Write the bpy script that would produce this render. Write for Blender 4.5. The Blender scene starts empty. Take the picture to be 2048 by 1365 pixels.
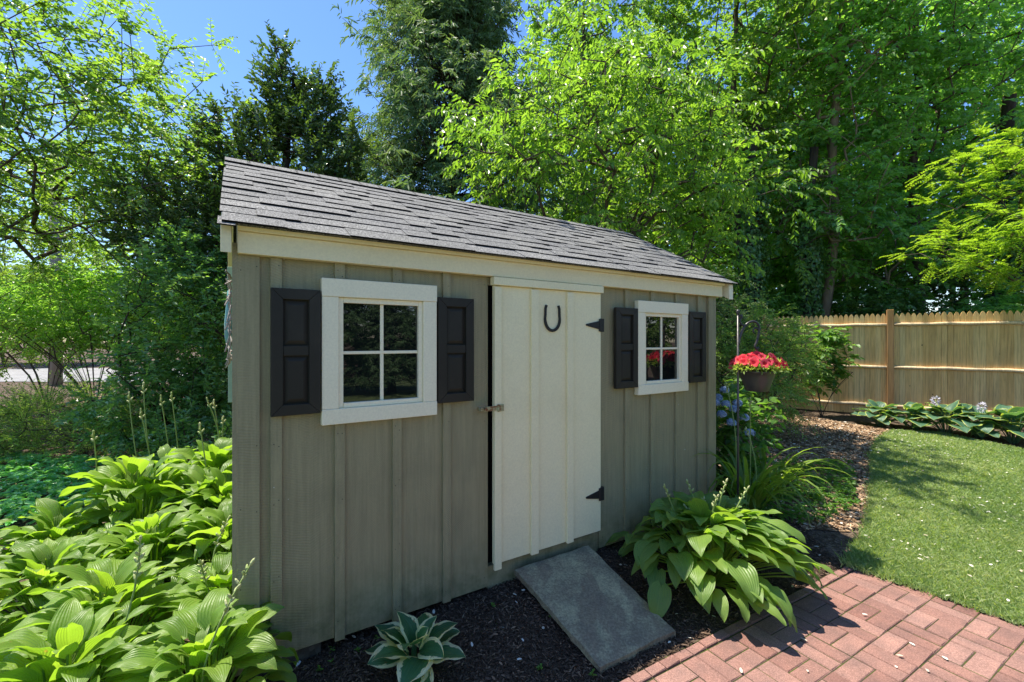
import bpy, math, random
import numpy as np
from mathutils import Vector

random.seed(7)
RNG = np.random.default_rng(11)
C = bpy.context.scene.collection
SC = bpy.context.scene
R = math.radians

# ------------------------------------------------------------------ camera, sky, sun, exposure
CAMZ = 1.65
FPX = 875.0                                    # focal length in photo pixels (2048 wide)
cam = bpy.data.cameras.new('camera')
cam.sensor_width = 36.0
cam.lens = FPX / 2048 * 36.0
cam.clip_start = 0.05
cam.clip_end = 2000
cam_o = bpy.data.objects.new('camera', cam)
C.objects.link(cam_o)
cam_o.location = (0, 0, CAMZ)
cam_o.rotation_euler = (R(90), 0, 0)
SC.camera = cam_o

SUNV = Vector((-0.373, 0.179, 1.0)).normalized()          # towards the sun
ELEV = math.asin(SUNV.z)
AZ = math.atan2(SUNV.x, SUNV.y)
W = bpy.data.worlds.new('World')
SC.world = W
W.use_nodes = True
nt = W.node_tree
nt.nodes.clear()
sky = nt.nodes.new('ShaderNodeTexSky')
sky.sky_type = 'NISHITA'
sky.sun_disc = False
sky.sun_elevation = ELEV
sky.sun_rotation = AZ
sky.air_density = 1.0
sky.dust_density = 0.3
sky.ozone_density = 2.5
bg = nt.nodes.new('ShaderNodeBackground')
bg.inputs['Strength'].default_value = 0.086
wo = nt.nodes.new('ShaderNodeOutputWorld')
hs = nt.nodes.new('ShaderNodeHueSaturation')
hs.inputs['Saturation'].default_value = 1.2
hs.inputs['Value'].default_value = 0.85
nt.links.new(sky.outputs[0], hs.inputs['Color'])
mu = nt.nodes.new('ShaderNodeMix'); mu.data_type = 'RGBA'; mu.blend_type = 'MULTIPLY'
mu.inputs[0].default_value = 1.0; mu.inputs[7].default_value = (0.90, 0.86, 0.90, 1)      # a clearer, less cyan sky
nt.links.new(hs.outputs[0], mu.inputs[6])
nt.links.new(mu.outputs[2], bg.inputs[0])
nt.links.new(bg.outputs[0], wo.inputs[0])
sl = bpy.data.lights.new('sun', 'SUN')
sl.energy = 2.85
sl.angle = R(0.5)
sl.color = (1.0, 0.92, 0.78)
so = bpy.data.objects.new('sun', sl)
C.objects.link(so)
so.rotation_euler = SUNV.to_track_quat('Z', 'Y').to_euler()
vs = SC.view_settings
vs.view_transform = 'Standard'
vs.look = 'None'
vs.exposure = 1.92
vs.gamma = 1.0
SC.cycles.max_bounces = 14
SC.cycles.diffuse_bounces = 10
SC.cycles.transmission_bounces = 10
SC.cycles.transparent_max_bounces = 8

# ------------------------------------------------------------------ helpers: tagging and meshes
def tag(o, label=None, cat=None, group=None, kind=None):
    if label: o['label'] = label
    if cat: o['category'] = cat
    if group: o['group'] = group
    if kind: o['kind'] = kind
    return o

def empty(name, loc, rz=0.0, label=None, cat=None, group=None):
    o = bpy.data.objects.new(name, None)
    C.objects.link(o)
    o.empty_display_size = 0.1
    o.location = loc
    o.rotation_euler = (0, 0, rz)
    return tag(o, label, cat, group)

def copy_tree(o, parent=None):
    c = o.copy()
    C.objects.link(c)
    if parent: c.parent = parent
    for ch in list(o.children): copy_tree(ch, c)
    return c

def npmesh(name, V, F, mat, parent=None, smooth=False, tint=None, uv=None, midx=None):
    """V (n,3), F list of integer arrays (m,k): ONE mesh object."""
    V = np.asarray(V, dtype=np.float32).reshape(-1, 3)
    if isinstance(F, np.ndarray): F = [F]
    F = [np.asarray(f, dtype=np.int32) for f in F if len(f)]
    me = bpy.data.meshes.new(name)
    me.vertices.add(len(V))
    me.vertices.foreach_set('co', V.ravel())
    loops = np.concatenate([f.ravel() for f in F])
    tot = np.concatenate([np.full(len(f), f.shape[1], dtype=np.int32) for f in F])
    start = np.concatenate([[0], np.cumsum(tot)[:-1]]).astype(np.int32)
    me.loops.add(len(loops))
    me.loops.foreach_set('vertex_index', loops)
    me.polygons.add(len(tot))
    me.polygons.foreach_set('loop_start', start)
    me.polygons.foreach_set('use_smooth', np.full(len(tot), bool(smooth)))
    if midx is not None: me.polygons.foreach_set('material_index', np.asarray(midx, dtype=np.int32))
    me.update(calc_edges=True)
    if tint is not None:
        a = me.attributes.new('tint', 'FLOAT', 'FACE')
        a.data.foreach_set('value', np.asarray(tint, dtype=np.float32))
    if uv is not None:
        l = me.uv_layers.new(name='UVMap')
        l.data.foreach_set('uv', np.asarray(uv, dtype=np.float32)[loops].ravel())
    me.validate()
    if isinstance(mat, (list, tuple)):
        for m in mat: me.materials.append(m)
    elif mat: me.materials.append(mat)
    o = bpy.data.objects.new(name, me)
    C.objects.link(o)
    if parent: o.parent = parent
    return o

class MB:
    """collects boxes, prisms and tubes; build() links them as ONE mesh object"""
    def __init__(s): s.v = []; s.f = []
    def add(s, vs_, fs_):
        n = len(s.v)
        s.v += [tuple(v) for v in vs_]
        s.f += [tuple(i + n for i in f) for f in fs_]
        return s
    def box(s, x0, x1, y0, y1, z0, z1):
        return s.add([(x0,y0,z0),(x1,y0,z0),(x1,y1,z0),(x0,y1,z0),(x0,y0,z1),(x1,y0,z1),(x1,y1,z1),(x0,y1,z1)],
                     [(0,3,2,1),(4,5,6,7),(0,1,5,4),(1,2,6,5),(2,3,7,6),(3,0,4,7)])
    def hexa(s, p):      # 8 points, bottom ring then top ring
        return s.add(p, [(0,3,2,1),(4,5,6,7),(0,1,5,4),(1,2,6,5),(2,3,7,6),(3,0,4,7)])
    def prism_y(s, poly, y0, y1):   # polygon in xz, counterclockwise seen from -y
        n = len(poly)
        return s.add([(x,y0,z) for x,z in poly] + [(x,y1,z) for x,z in poly],
                     [tuple(range(n)), tuple(range(2*n-1, n-1, -1))] + [((i+1)%n, i, n+i, n+(i+1)%n) for i in range(n)])
    def prism_x(s, poly, x0, x1):   # polygon in yz
        n = len(poly)
        return s.add([(x0,y,z) for y,z in poly] + [(x1,y,z) for y,z in poly],
                     [tuple(range(n-1,-1,-1)), tuple(range(n, 2*n))] + [(i, (i+1)%n, n+(i+1)%n, n+i) for i in range(n)])
    def tube(s, pts, rad, n=10, cap=True):
        pts = [Vector(p) for p in pts]
        if not hasattr(rad, '__len__'): rad = [rad]*len(pts)
        rings = []
        ref = Vector((0.3, 0.1, 1)).normalized()
        b0 = len(s.v); vs_ = []; fs_ = []
        for i, p in enumerate(pts):
            d = (pts[min(i+1, len(pts)-1)] - pts[max(i-1, 0)]).normalized()
            a = d.cross(ref)
            if a.length < 1e-3: a = d.cross(Vector((1, 0, 0)))
            a.normalize(); b = d.cross(a); ref = a.cross(d)
            for k in range(n):
                t = 2*math.pi*k/n
                vs_.append(p + (a*math.cos(t) + b*math.sin(t))*rad[i])
        for i in range(len(pts)-1):
            for k in range(n):
                k2 = (k+1) % n
                fs_.append((i*n+k, i*n+k2, (i+1)*n+k2, (i+1)*n+k))
        if cap:
            fs_.append(tuple(range(n-1, -1, -1))); fs_.append(tuple((len(pts)-1)*n+k for k in range(n)))
        return s.add(vs_, fs_)
    def lathe(s, prof, n=32, c=(0,0,0)):      # profile (r,z) list
        vs_ = []; fs_ = []
        for r, z in prof:
            for k in range(n):
                t = 2*math.pi*k/n
                vs_.append((c[0]+r*math.cos(t), c[1]+r*math.sin(t), c[2]+z))
        for i in range(len(prof)-1):
            for k in range(n):
                k2 = (k+1) % n
                fs_.append((i*n+k, i*n+k2, (i+1)*n+k2, (i+1)*n+k))
        return s.add(vs_, fs_)
    def build(s, name, mat, parent=None, smooth=False, bevel=0.0):
        me = bpy.data.meshes.new(name)
        me.from_pydata(s.v, [], s.f)
        me.update()
        me.materials.append(mat)
        if smooth:
            me.polygons.foreach_set('use_smooth', np.ones(len(me.polygons), dtype=bool))
        o = bpy.data.objects.new(name, me)
        C.objects.link(o)
        if parent: o.parent = parent
        if bevel:
            b = o.modifiers.new('bevel', 'BEVEL')
            b.width = bevel; b.segments = 2; b.limit_method = 'ANGLE'; b.angle_limit = R(40)
        return o

def unit(a): return a / (np.linalg.norm(a, axis=-1, keepdims=True) + 1e-9)

# ------------------------------------------------------------------ materials
class NT:
    def __init__(s, name):
        s.m = bpy.data.materials.new(name); s.m.use_nodes = True
        s.t = s.m.node_tree; s.t.nodes.clear()
        s.out = s.n('ShaderNodeOutputMaterial')
    def n(s, typ, **kw):
        nd = s.t.nodes.new(typ)
        for k, v in kw.items(): setattr(nd, k, v)
        return nd
    def l(s, a, b): s.t.links.new(a, b)
    def val(s, node, **kw):
        for k, v in kw.items(): node.inputs[k.replace('_', ' ')].default_value = v
        return node
    def coord(s, which='Object', scale=None):
        tc = s.n('ShaderNodeTexCoord').outputs[which]
        if scale is None: return tc
        mp = s.n('ShaderNodeMapping'); mp.inputs['Scale'].default_value = scale
        s.l(tc, mp.inputs['Vector']); return mp.outputs[0]
    def noise(s, vec, scale, detail=3, rough=0.55):
        n = s.n('ShaderNodeTexNoise'); n.inputs['Scale'].default_value = scale
        n.inputs['Detail'].default_value = detail; n.inputs['Roughness'].default_value = rough
        if vec is not None: s.l(vec, n.inputs['Vector'])
        return n.outputs['Fac']
    def ramp(s, fac, stops):
        r = s.n('ShaderNodeValToRGB'); e = r.color_ramp.elements
        while len(e) < len(stops): e.new(0.5)
        for i, (p, c) in enumerate(stops):
            e[i].position = p; e[i].color = (*c, 1) if len(c) == 3 else c
        s.l(fac, r.inputs[0]); return r.outputs[0]
    def mix(s, fac, a, b, mode='MIX'):
        m = s.n('ShaderNodeMix', data_type='RGBA', blend_type=mode)
        for i, v in ((0, fac), (6, a), (7, b)):
            if hasattr(v, 'is_output'): s.l(v, m.inputs[i])
            else: m.inputs[i].default_value = v if not isinstance(v, tuple) or len(v) == 4 else (*v, 1)
        return m.outputs[2]
    def math(s, op, a, b=0.0, c=None):
        m = s.n('ShaderNodeMath', operation=op)
        for i, v in enumerate((a, b) if c is None else (a, b, c)):
            if hasattr(v, 'is_output'): s.l(v, m.inputs[i])
            else: m.inputs[i].default_value = v
        return m.outputs[0]
    def bump(s, h, strength=0.3, dist=0.01, prev=None):
        b = s.n('ShaderNodeBump'); b.inputs['Strength'].default_value = strength; b.inputs['Distance'].default_value = dist
        s.l(h, b.inputs['Height'])
        if prev is not None: s.l(prev, b.inputs['Normal'])
        return b.outputs[0]
    def principled(s, col, rough=0.6, spec=0.5, metal=0.0, normal=None):
        p = s.n('ShaderNodeBsdfPrincipled')
        if hasattr(col, 'is_output'): s.l(col, p.inputs['Base Color'])
        else: p.inputs['Base Color'].default_value = (*col, 1)
        if hasattr(rough, 'is_output'): s.l(rough, p.inputs['Roughness'])
        else: p.inputs['Roughness'].default_value = rough
        p.inputs['Specular IOR Level'].default_value = spec
        p.inputs['Metallic'].default_value = metal
        if normal is not None: s.l(normal, p.inputs['Normal'])
        return p
    def done(s, sh): s.l(sh.outputs[0], s.out.inputs[0]); return s.m

def leaf_mat(name, dark, mid, light, rough=0.45, spec=0.45, trans=0.45, tcol=None, veins=0.0, margin=None, margin_at=0.7):
    """leaf: reflecting face plus light passing through; tint varies from leaf to leaf"""
    t = NT(name)
    at = t.n('ShaderNodeAttribute', attribute_name='tint').outputs['Fac']
    col = t.ramp(at, [(0.0, dark), (0.5, mid), (1.0, light)])
    normal = None
    tc = t.n('ShaderNodeMix', data_type='RGBA', blend_type='MULTIPLY')
    if veins or margin:
        uv = t.coord('UV')
        sx = t.n('ShaderNodeSeparateXYZ'); t.l(uv, sx.inputs[0])
        v = t.math('MULTIPLY_ADD', sx.outputs[0], 2.0, -1.0)
        av = t.math('ABSOLUTE', v)
    if margin:
        nz = t.noise(t.coord('UV', (6, 2.2, 1)), 2.2, 3, 0.7)
        th = t.math('MULTIPLY_ADD', nz, 0.55, margin_at - 0.28)
        fac = t.math('SMOOTHSTEP', av, th, 0.0) if False else t.math('GREATER_THAN', av, th)
        # tip belongs to the margin as well
        col = t.mix(fac, col, margin)
    if veins:
        w = t.math('SINE', t.math('MULTIPLY', v, 30.0))
        rib = t.math('POWER', t.math('SUBTRACT', 1.0, av), 30.0)
        h = t.math('ADD', w, t.math('MULTIPLY', rib, -3.0))
        h2 = t.math('ADD', h, t.math('MULTIPLY', t.noise(t.coord('Object'), 60, 2), 1.6))
        normal = t.bump(h2, veins, 0.006)
        col = t.mix(t.math('MULTIPLY', rib, 0.45), col, light)
        sp = t.ramp(t.noise(t.coord('Object'), 17, 4, .7), [(0.665, (0, 0, 0)), (0.70, (.8, .8, .8))])
        col = t.mix(sp, col, (0.20, 0.15, 0.06, 1))
        col = t.mix(1.0, col, t.ramp(t.noise(t.coord('Object'), 6, 3), [(0.3, (.82, .86, .86)), (0.7, (1.14, 1.08, 1.0))]), 'MULTIPLY')
    p = t.principled(col, rough, spec, 0, normal)
    tr = t.n('ShaderNodeBsdfTranslucent')
    k = tcol or (3.0, 3.0, 1.0)
    tc.inputs[0].default_value = 1.0
    t.l(col, tc.inputs[6]); tc.inputs[7].default_value = (*k, 1)
    t.l(tc.outputs[2], tr.inputs[0])
    if normal is not None: t.l(normal, tr.inputs[1])
    mx = t.n('ShaderNodeMixShader'); mx.inputs[0].default_value = trans
    t.l(p.outputs[0], mx.inputs[1]); t.l(tr.outputs[0], mx.inputs[2])
    return t.done(mx)

def bark_mat(name, a, b, scale=14):
    t = NT(name)
    v = t.coord('Object', (1, 1, 0.22))
    n = t.noise(v, scale, 5, 0.65)
    col = t.ramp(n, [(0.3, a), (0.7, b)])
    return t.done(t.principled(col, 0.9, 0.2, 0, t.bump(n, 0.8, 0.03)))

def paint_mat(name, col, dirt, rough=0.55, grain=(60, 60, 6), specks=0.0, sawn=False, dirtlo=0.50, dirthi=0.75, bump=0.12):
    t = NT(name)
    o = t.coord('Object')
    g = t.noise(t.coord('Object', grain), 1.0, 4, 0.6)
    big = t.noise(o, 3.0, 5, 0.62)
    c = t.mix(t.ramp(big, [(dirtlo, (0, 0, 0)), (dirthi, (1, 1, 1))]), col, dirt)
    fine = t.noise(o, 90, 3, 0.7)
    c = t.mix(t.ramp(fine, [(0.40, (.82, .82, .82)), (0.62, (1.1, 1.1, 1.1))]), (0, 0, 0), c) if False else t.mix(1.0, c, t.ramp(fine, [(0.34, (.93, .93, .93)), (0.66, (1.03, 1.03, 1.03))]), 'MULTIPLY')
    h = t.math('MULTIPLY', g, 0.6)
    if sawn:
        # curved saw kerfs, differently centred on every board
        sx = t.n('ShaderNodeSeparateXYZ'); t.l(o, sx.inputs[0])
        bid = t.math('FLOOR', t.math('MULTIPLY', sx.outputs[0], 1/0.3033))
        wn = t.n('ShaderNodeTexWhiteNoise', noise_dimensions='1D'); t.l(bid, wn.inputs['W'])
        off = t.math('MULTIPLY_ADD', wn.outputs['Value'], 3.0, -1.5)
        dx = t.math('MULTIPLY_ADD', bid, -0.3033, sx.outputs[0])
        dx = t.math('ADD', dx, t.math('MULTIPLY_ADD', wn.outputs['Value'], 0.5, -0.4))
        wob = t.math('MULTIPLY', t.noise(o, 5, 2), 0.05)
        zz = t.math('ADD', t.math('ADD', sx.outputs[2], t.math('MULTIPLY', t.math('MULTIPLY', dx, dx), off)), t.math('ADD', wob, t.math('MULTIPLY', dx, off)))
        saw = t.math('SINE', t.math('MULTIPLY', zz, 480.0))
        amp = t.ramp(t.noise(o, 4.0, 3), [(0.35, (0, 0, 0)), (0.65, (1, 1, 1))])
        sm = t.math('MULTIPLY', saw, amp)
        h = t.math('ADD', h, t.math('MULTIPLY', sm, 0.35))
        kf = t.math('MULTIPLY_ADD', sm, 0.065, 0.97)
        kc = t.n('ShaderNodeCombineColor'); [t.l(kf, kc.inputs[i]) for i in range(3)]
        c = t.mix(1.0, c, kc.outputs[0], 'MULTIPLY')
        gr = t.noise(t.coord('Object', (34, 34, 1.4)), 1.6, 4, 0.65)
        c = t.mix(1.0, c, t.ramp(gr, [(0.35, (.86, .86, .85)), (0.65, (1.07, 1.07, 1.06))]), 'MULTIPLY')
        dk = t.ramp(t.noise(t.coord('Object', (6, 6, 1.6)), 1.3, 5, 0.7), [(0.58, (0, 0, 0)), (0.72, (.30, .30, .30))])
        c = t.mix(dk, c, (0.16, 0.15, 0.11, 1))
        # green algae and splash dirt near the bottom of the boards
        low = t.math('SUBTRACT', 1.0, t.math('MULTIPLY', t.math('SUBTRACT', sx.outputs[2], 0.10), 2.6))
        alg = t.math('MULTIPLY', t.math('MAXIMUM', low, 0.0), t.ramp(t.noise(o, 9, 5, 0.7), [(0.42, (0, 0, 0)), (0.7, (1, 1, 1))]))
        c = t.mix(alg, c, (0.120, 0.130, 0.055, 1))
    if specks:
        vo = t.n('ShaderNodeTexVoronoi'); vo.inputs['Scale'].default_value = 22
        t.l(o, vo.inputs['Vector'])
        d = t.math('LESS_THAN', vo.outputs['Distance'], t.math('MULTIPLY', t.ramp(t.noise(o, 6, 2), [(0.55, (0, 0, 0)), (0.75, (1, 1, 1))]), specks))
        c = t.mix(d, c, (0.55, 0.54, 0.48, 1))
    return t.done(t.principled(c, rough, 0.35, 0, t.bump(h, bump*4, 0.003)))

M = {}
M['olive'] = paint_mat('olive_grey_paint', (0.325, 0.286, 0.164), (0.265, 0.240, 0.142), 0.62, sawn=True, specks=0.16)
M['white'] = paint_mat('cream_white_paint', (0.88, 0.785, 0.50), (0.80, 0.71, 0.44), 0.5, grain=(80, 80, 5), dirtlo=.5, dirthi=.85)
M['trim'] = paint_mat('cream_trim_paint', (0.85, 0.74, 0.47), (0.77, 0.67, 0.42), 0.55, grain=(5, 80, 80), dirtlo=.5, dirthi=.85)
M['wtrim'] = paint_mat('white_trim_paint', (0.89, 0.81, 0.59), (0.82, 0.74, 0.53), 0.5, grain=(40, 40, 40), dirtlo=.55, dirthi=.85)
M['black'] = paint_mat('black_shutter_paint', (0.022, 0.0185, 0.0125), (0.040, 0.034, 0.024), 0.6, grain=(50, 50, 8), dirtlo=.45)
M['iron'] = paint_mat('black_iron', (0.020, 0.018, 0.017), (0.06, 0.035, 0.022), 0.5, grain=(40, 40, 40), dirtlo=.58)
M['hook'] = paint_mat('hook_iron', (0.045, 0.043, 0.042), (0.14, 0.13, 0.125), 0.32, grain=(40, 40, 40), dirtlo=.5)  # lighter than the black iron: sunlit shine put into the colour
M['dark'] = NT('dark_void').m
_d = NT('near_black'); M['dark'] = _d.done(_d.principled((0.006, 0.006, 0.006), 0.9, 0.1))  # near-black: stands in for shade in and under the shed; also asphalt shingle edges
M['sidegreen'] = paint_mat('pale_green_paint', (0.36, 0.50, 0.36), (0.28, 0.40, 0.30), 0.5)
M['teal'] = paint_mat('teal_glaze', (0.16, 0.36, 0.34), (0.10, 0.24, 0.25), 0.2)

def glass_mat():
    t = NT('window_glass')
    n = t.bump(t.noise(t.coord('Object'), 2.2, 1), 0.02, 0.02)
    p = t.principled((0.006, 0.008, 0.008), 0.015, 1.0, 0, n)  # opaque near-black base stands in for the unlit shed interior
    p.inputs['IOR'].default_value = 1.55
    return t.done(p)
M['glass'] = glass_mat()

def shingle_mat():
    t = NT('asphalt_shingle')
    o = t.coord('Object')
    at = t.n('ShaderNodeAttribute', attribute_name='tint').outputs['Fac']
    base = t.ramp(at, [(0, (0.128, 0.132, 0.132)), (0.5, (0.142, 0.146, 0.146)), (1, (0.156, 0.160, 0.160))])
    vo = t.n('ShaderNodeTexVoronoi'); vo.inputs['Scale'].default_value = 260; t.l(o, vo.inputs['Vector'])
    g = t.ramp(vo.outputs['Color'], [(0.15, (.25, .25, .26)), (0.5, (.9, .9, .9)), (0.85, (2.1, 2.05, 2.05))])
    c = t.mix(1.0, base, g, 'MULTIPLY')
    b = t.noise(o, 2.5, 4)
    c = t.mix(1.0, c, t.ramp(b, [(0.35, (.86, .86, .88)), (0.65, (1.08, 1.07, 1.05))]), 'MULTIPLY')
    return t.done(t.principled(c, 0.9, 0.25, 0, t.bump(vo.outputs['Distance'], 0.35, 0.002)))
M['shingle'] = shingle_mat()

def slate_mat():
    t = NT('slate_stone')
    o = t.coord('Object')
    a = t.noise(o, 5, 6, 0.7); b = t.noise(t.coord('Object', (2.2, 1, 1)), 3, 5, 0.6)
    c = t.ramp(a, [(0.36, (0.195, 0.162, 0.110)), (0.46, (0.240, 0.205, 0.132)), (0.54, (0.300, 0.268, 0.165)), (0.66, (0.40, 0.355, 0.21))])
    c = t.mix(t.ramp(b, [(0.48, (0, 0, 0)), (0.56, (.75, .75, .75))]), c, (0.190, 0.145, 0.100, 1))
    c = t.mix(1.0, c, t.ramp(t.noise(o, 80, 3, .7), [(0.35, (.68, .68, .68)), (0.65, (1.2, 1.2, 1.2))]), 'MULTIPLY')
    return t.done(t.principled(c, 0.6, 0.45, 0, t.bump(t.math('ADD', a, t.math('MULTIPLY', t.noise(o, 40, 4), .2)), 0.28, 0.012)))
M['slate'] = slate_mat()

def brick_mat():
    t = NT('red_clay_paver')
    o = t.coord('Object')
    at = t.n('ShaderNodeAttribute', attribute_name='tint').outputs['Fac']
    base = t.ramp(at, [(0, (0.205, 0.105, 0.087)), (0.5, (0.250, 0.137, 0.114)), (1, (0.300, 0.175, 0.148))])
    c = t.mix(1.0, base, t.ramp(t.noise(o, 160, 3, .8), [(0.36, (.62, .6, .6)), (0.55, (1, 1, 1)), (0.72, (1.55, 1.6, 1.6))]), 'MULTIPLY')
    c = t.mix(1.0, c, t.ramp(t.noise(o, 7, 4, .6), [(0.3, (.72, .76, .78)), (0.7, (1.14, 1.1, 1.06))]), 'MULTIPLY')
    return t.done(t.principled(c, 0.85, 0.3, 0, t.bump(t.noise(o, 140, 3, .8), 0.4, 0.004)))
M['brick'] = brick_mat()

def joint_mat():
    t = NT('mossy_joint_sand')
    o = t.coord('Object')
    c = t.ramp(t.noise(o, 14, 5, .7), [(0.40, (0.060, 0.050, 0.038)), (0.52, (0.055, 0.062, 0.022)), (0.68, (0.075, 0.105, 0.02))])
    return t.done(t.principled(c, 0.95, 0.1, 0, t.bump(t.noise(o, 200, 3), 0.6, 0.01)))
M['joint'] = joint_mat()

def soil_mat(name, stops, sc=45, bump=0.9):
    t = NT(name)
    o = t.coord('Object')
    vo = t.n('ShaderNodeTexVoronoi'); vo.inputs['Scale'].default_value = sc; vo.inputs['Randomness'].default_value = 1
    dn = t.n('ShaderNodeTexNoise'); dn.inputs['Scale'].default_value = 30; t.l(o, dn.inputs['Vector'])
    ov = t.n('ShaderNodeVectorMath', operation='MULTIPLY_ADD'); t.l(dn.outputs['Color'], ov.inputs[0]); ov.inputs[1].default_value = (.04, .04, .04); t.l(o, ov.inputs[2])
    t.l(ov.outputs[0], vo.inputs['Vector'])
    c = t.ramp(vo.outputs['Color'], stops)
    c = t.mix(1.0, c, t.ramp(t.noise(o, 1.7, 4), [(0.3, (.75, .75, .75)), (0.7, (1.2, 1.2, 1.2))]), 'MULTIPLY')
    return t.done(t.principled(c, 0.95, 0.15, 0, t.bump(vo.outputs['Distance'], bump, 0.02)))
M['soil'] = soil_mat('woodland_soil', [(0.1, (0.05, 0.036, 0.026)), (0.5, (0.10, 0.072, 0.052)), (0.9, (0.17, 0.13, 0.095))])
M['mulch'] = soil_mat('dark_bark_mulch', [(0.1, (0.036, 0.023, 0.015)), (0.5, (0.074, 0.048, 0.033)), (0.95, (0.135, 0.092, 0.064))], 90)
M['chipbed'] = soil_mat('wood_chip_mulch', [(0.1, (0.11, 0.066, 0.036)), (0.5, (0.23, 0.15, 0.088)), (0.9, (0.36, 0.25, 0.155))], 40)
M['turf'] = soil_mat('turf_soil', [(0.1, (0.10, 0.14, 0.055)), (0.5, (0.15, 0.205, 0.080)), (0.9, (0.21, 0.25, 0.115))], 120)
M['road'] = soil_mat('asphalt', [(0.1, (0.20, 0.20, 0.205)), (0.5, (0.25, 0.25, 0.255)), (0.9, (0.30, 0.30, 0.30))], 200, 0.3)

def tint_mat(name, stops, rough=0.85, spec=0.2, trans=0.0):
    t = NT(name)
    at = t.n('ShaderNodeAttribute', attribute_name='tint').outputs['Fac']
    c = t.ramp(at, stops)
    p = t.principled(c, rough, spec)
    if not trans: return t.done(p)
    tr = t.n('ShaderNodeBsdfTranslucent'); t.l(c, tr.inputs[0])
    mx = t.n('ShaderNodeMixShader'); mx.inputs[0].default_value = trans
    t.l(p.outputs[0], mx.inputs[1]); t.l(tr.outputs[0], mx.inputs[2])
    return t.done(mx)
M['barkchip'] = tint_mat('bark_chip', [(0, (0.030, 0.020, 0.014)), (0.7, (0.095, 0.064, 0.046)), (0.93, (0.18, 0.12, 0.08)), (1, (0.30, 0.19, 0.12))])
M['woodchip'] = tint_mat('wood_chip', [(0, (0.11, 0.062, 0.034)), (0.5, (0.30, 0.19, 0.11)), (1, (0.54, 0.40, 0.27))])
M['petal'] = tint_mat('pale_petal', [(0, (0.42, 0.34, 0.24)), (0.4, (0.66, 0.62, 0.52)), (1, (0.80, 0.80, 0.76))], 0.6, 0.3, 0.25)
M['red'] = tint_mat('petunia_petal', [(0, (0.50, 0.012, 0.02)), (0.5, (0.72, 0.03, 0.055)), (1, (0.80, 0.10, 0.13))], 0.55, 0.25, 0.3)
M['blue'] = tint_mat('hydrangea_petal', [(0, (0.20, 0.27, 0.44)), (0.5, (0.33, 0.43, 0.62)), (1, (0.52, 0.62, 0.74))], 0.6, 0.2, 0.25)
M['whiteflower'] = tint_mat('hosta_bloom', [(0, (0.45, 0.42, 0.55)), (1, (0.80, 0.78, 0.85))], 0.6, 0.2, 0.3)
M['grass'] = leaf_mat('grass_blade', (0.120, 0.195, 0.074), (0.205, 0.285, 0.110), (0.36, 0.39, 0.22), 0.5, 0.3, 0.3)
M['stalk'] = tint_mat('flower_stalk', [(0, (0.22, 0.32, 0.08)), (0.5, (0.32, 0.42, 0.13)), (1, (0.55, 0.56, 0.30))], 0.5, 0.4, 0.2)

def fence_mat(name, lo, mid, hi):
    t = NT(name)
    o = t.coord('Object')
    at = t.n('ShaderNodeAttribute', attribute_name='tint').outputs['Fac']
    base = t.ramp(at, [(0, lo), (0.5, mid), (1, hi)])
    g = t.noise(t.coord('Object', (22, 22, 1.2)), 2.0, 5, 0.65)
    c = t.mix(1.0, base, t.ramp(g, [(0.3, (.66, .62, .58)), (0.55, (1, 1, 1)), (0.75, (1.18, 1.16, 1.12))]), 'MULTIPLY')
    vo = t.n('ShaderNodeTexVoronoi'); vo.inputs['Scale'].default_value = 4.6; t.l(t.coord('Object', (1.6, 1.6, 0.9)), vo.inputs['Vector'])
    kn = t.math('LESS_THAN', vo.outputs['Distance'], 0.062)
    c = t.mix(kn, c, (0.085, 0.045, 0.025, 1))
    st = t.noise(t.coord('Object', (2.5, 2.5, .6)), 1.5, 4)
    c = t.mix(t.ramp(st, [(0.48, (0, 0, 0)), (0.72, (.35, .35, .35))]), c, (0.30, 0.22, 0.13, 1))
    return t.done(t.principled(c, 0.8, 0.25, 0, t.bump(g, 0.4, 0.004)))
M['fence'] = fence_mat('cedar_picket', (0.70, 0.43, 0.17), (0.79, 0.51, 0.22), (0.84, 0.60, 0.29))
M['post'] = fence_mat('treated_post', (0.38, 0.215, 0.09), (0.38, 0.215, 0.09), (0.38, 0.215, 0.09))
M['rail'] = fence_mat('round_rail', (0.66, 0.52, 0.34), (0.66, 0.52, 0.34), (0.66, 0.52, 0.34))

M['bark'] = bark_mat('grey_brown_bark', (0.05, 0.038, 0.028), (0.14, 0.11, 0.085))
M['vinebark'] = bark_mat('tan_vine_bark', (0.16, 0.11, 0.075), (0.32, 0.24, 0.17), 10)
M['darkbark'] = bark_mat('dark_bark', (0.025, 0.020, 0.016), (0.07, 0.055, 0.045))
M['pole'] = bark_mat('weathered_pole', (0.22, 0.20, 0.18), (0.36, 0.33, 0.30), 6)
M['block'] = soil_mat('old_timber_block', [(0.1, (0.06, 0.055, 0.045)), (0.5, (0.09, 0.083, 0.068)), (0.9, (0.13, 0.12, 0.095))], 30, 0.4)

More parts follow.
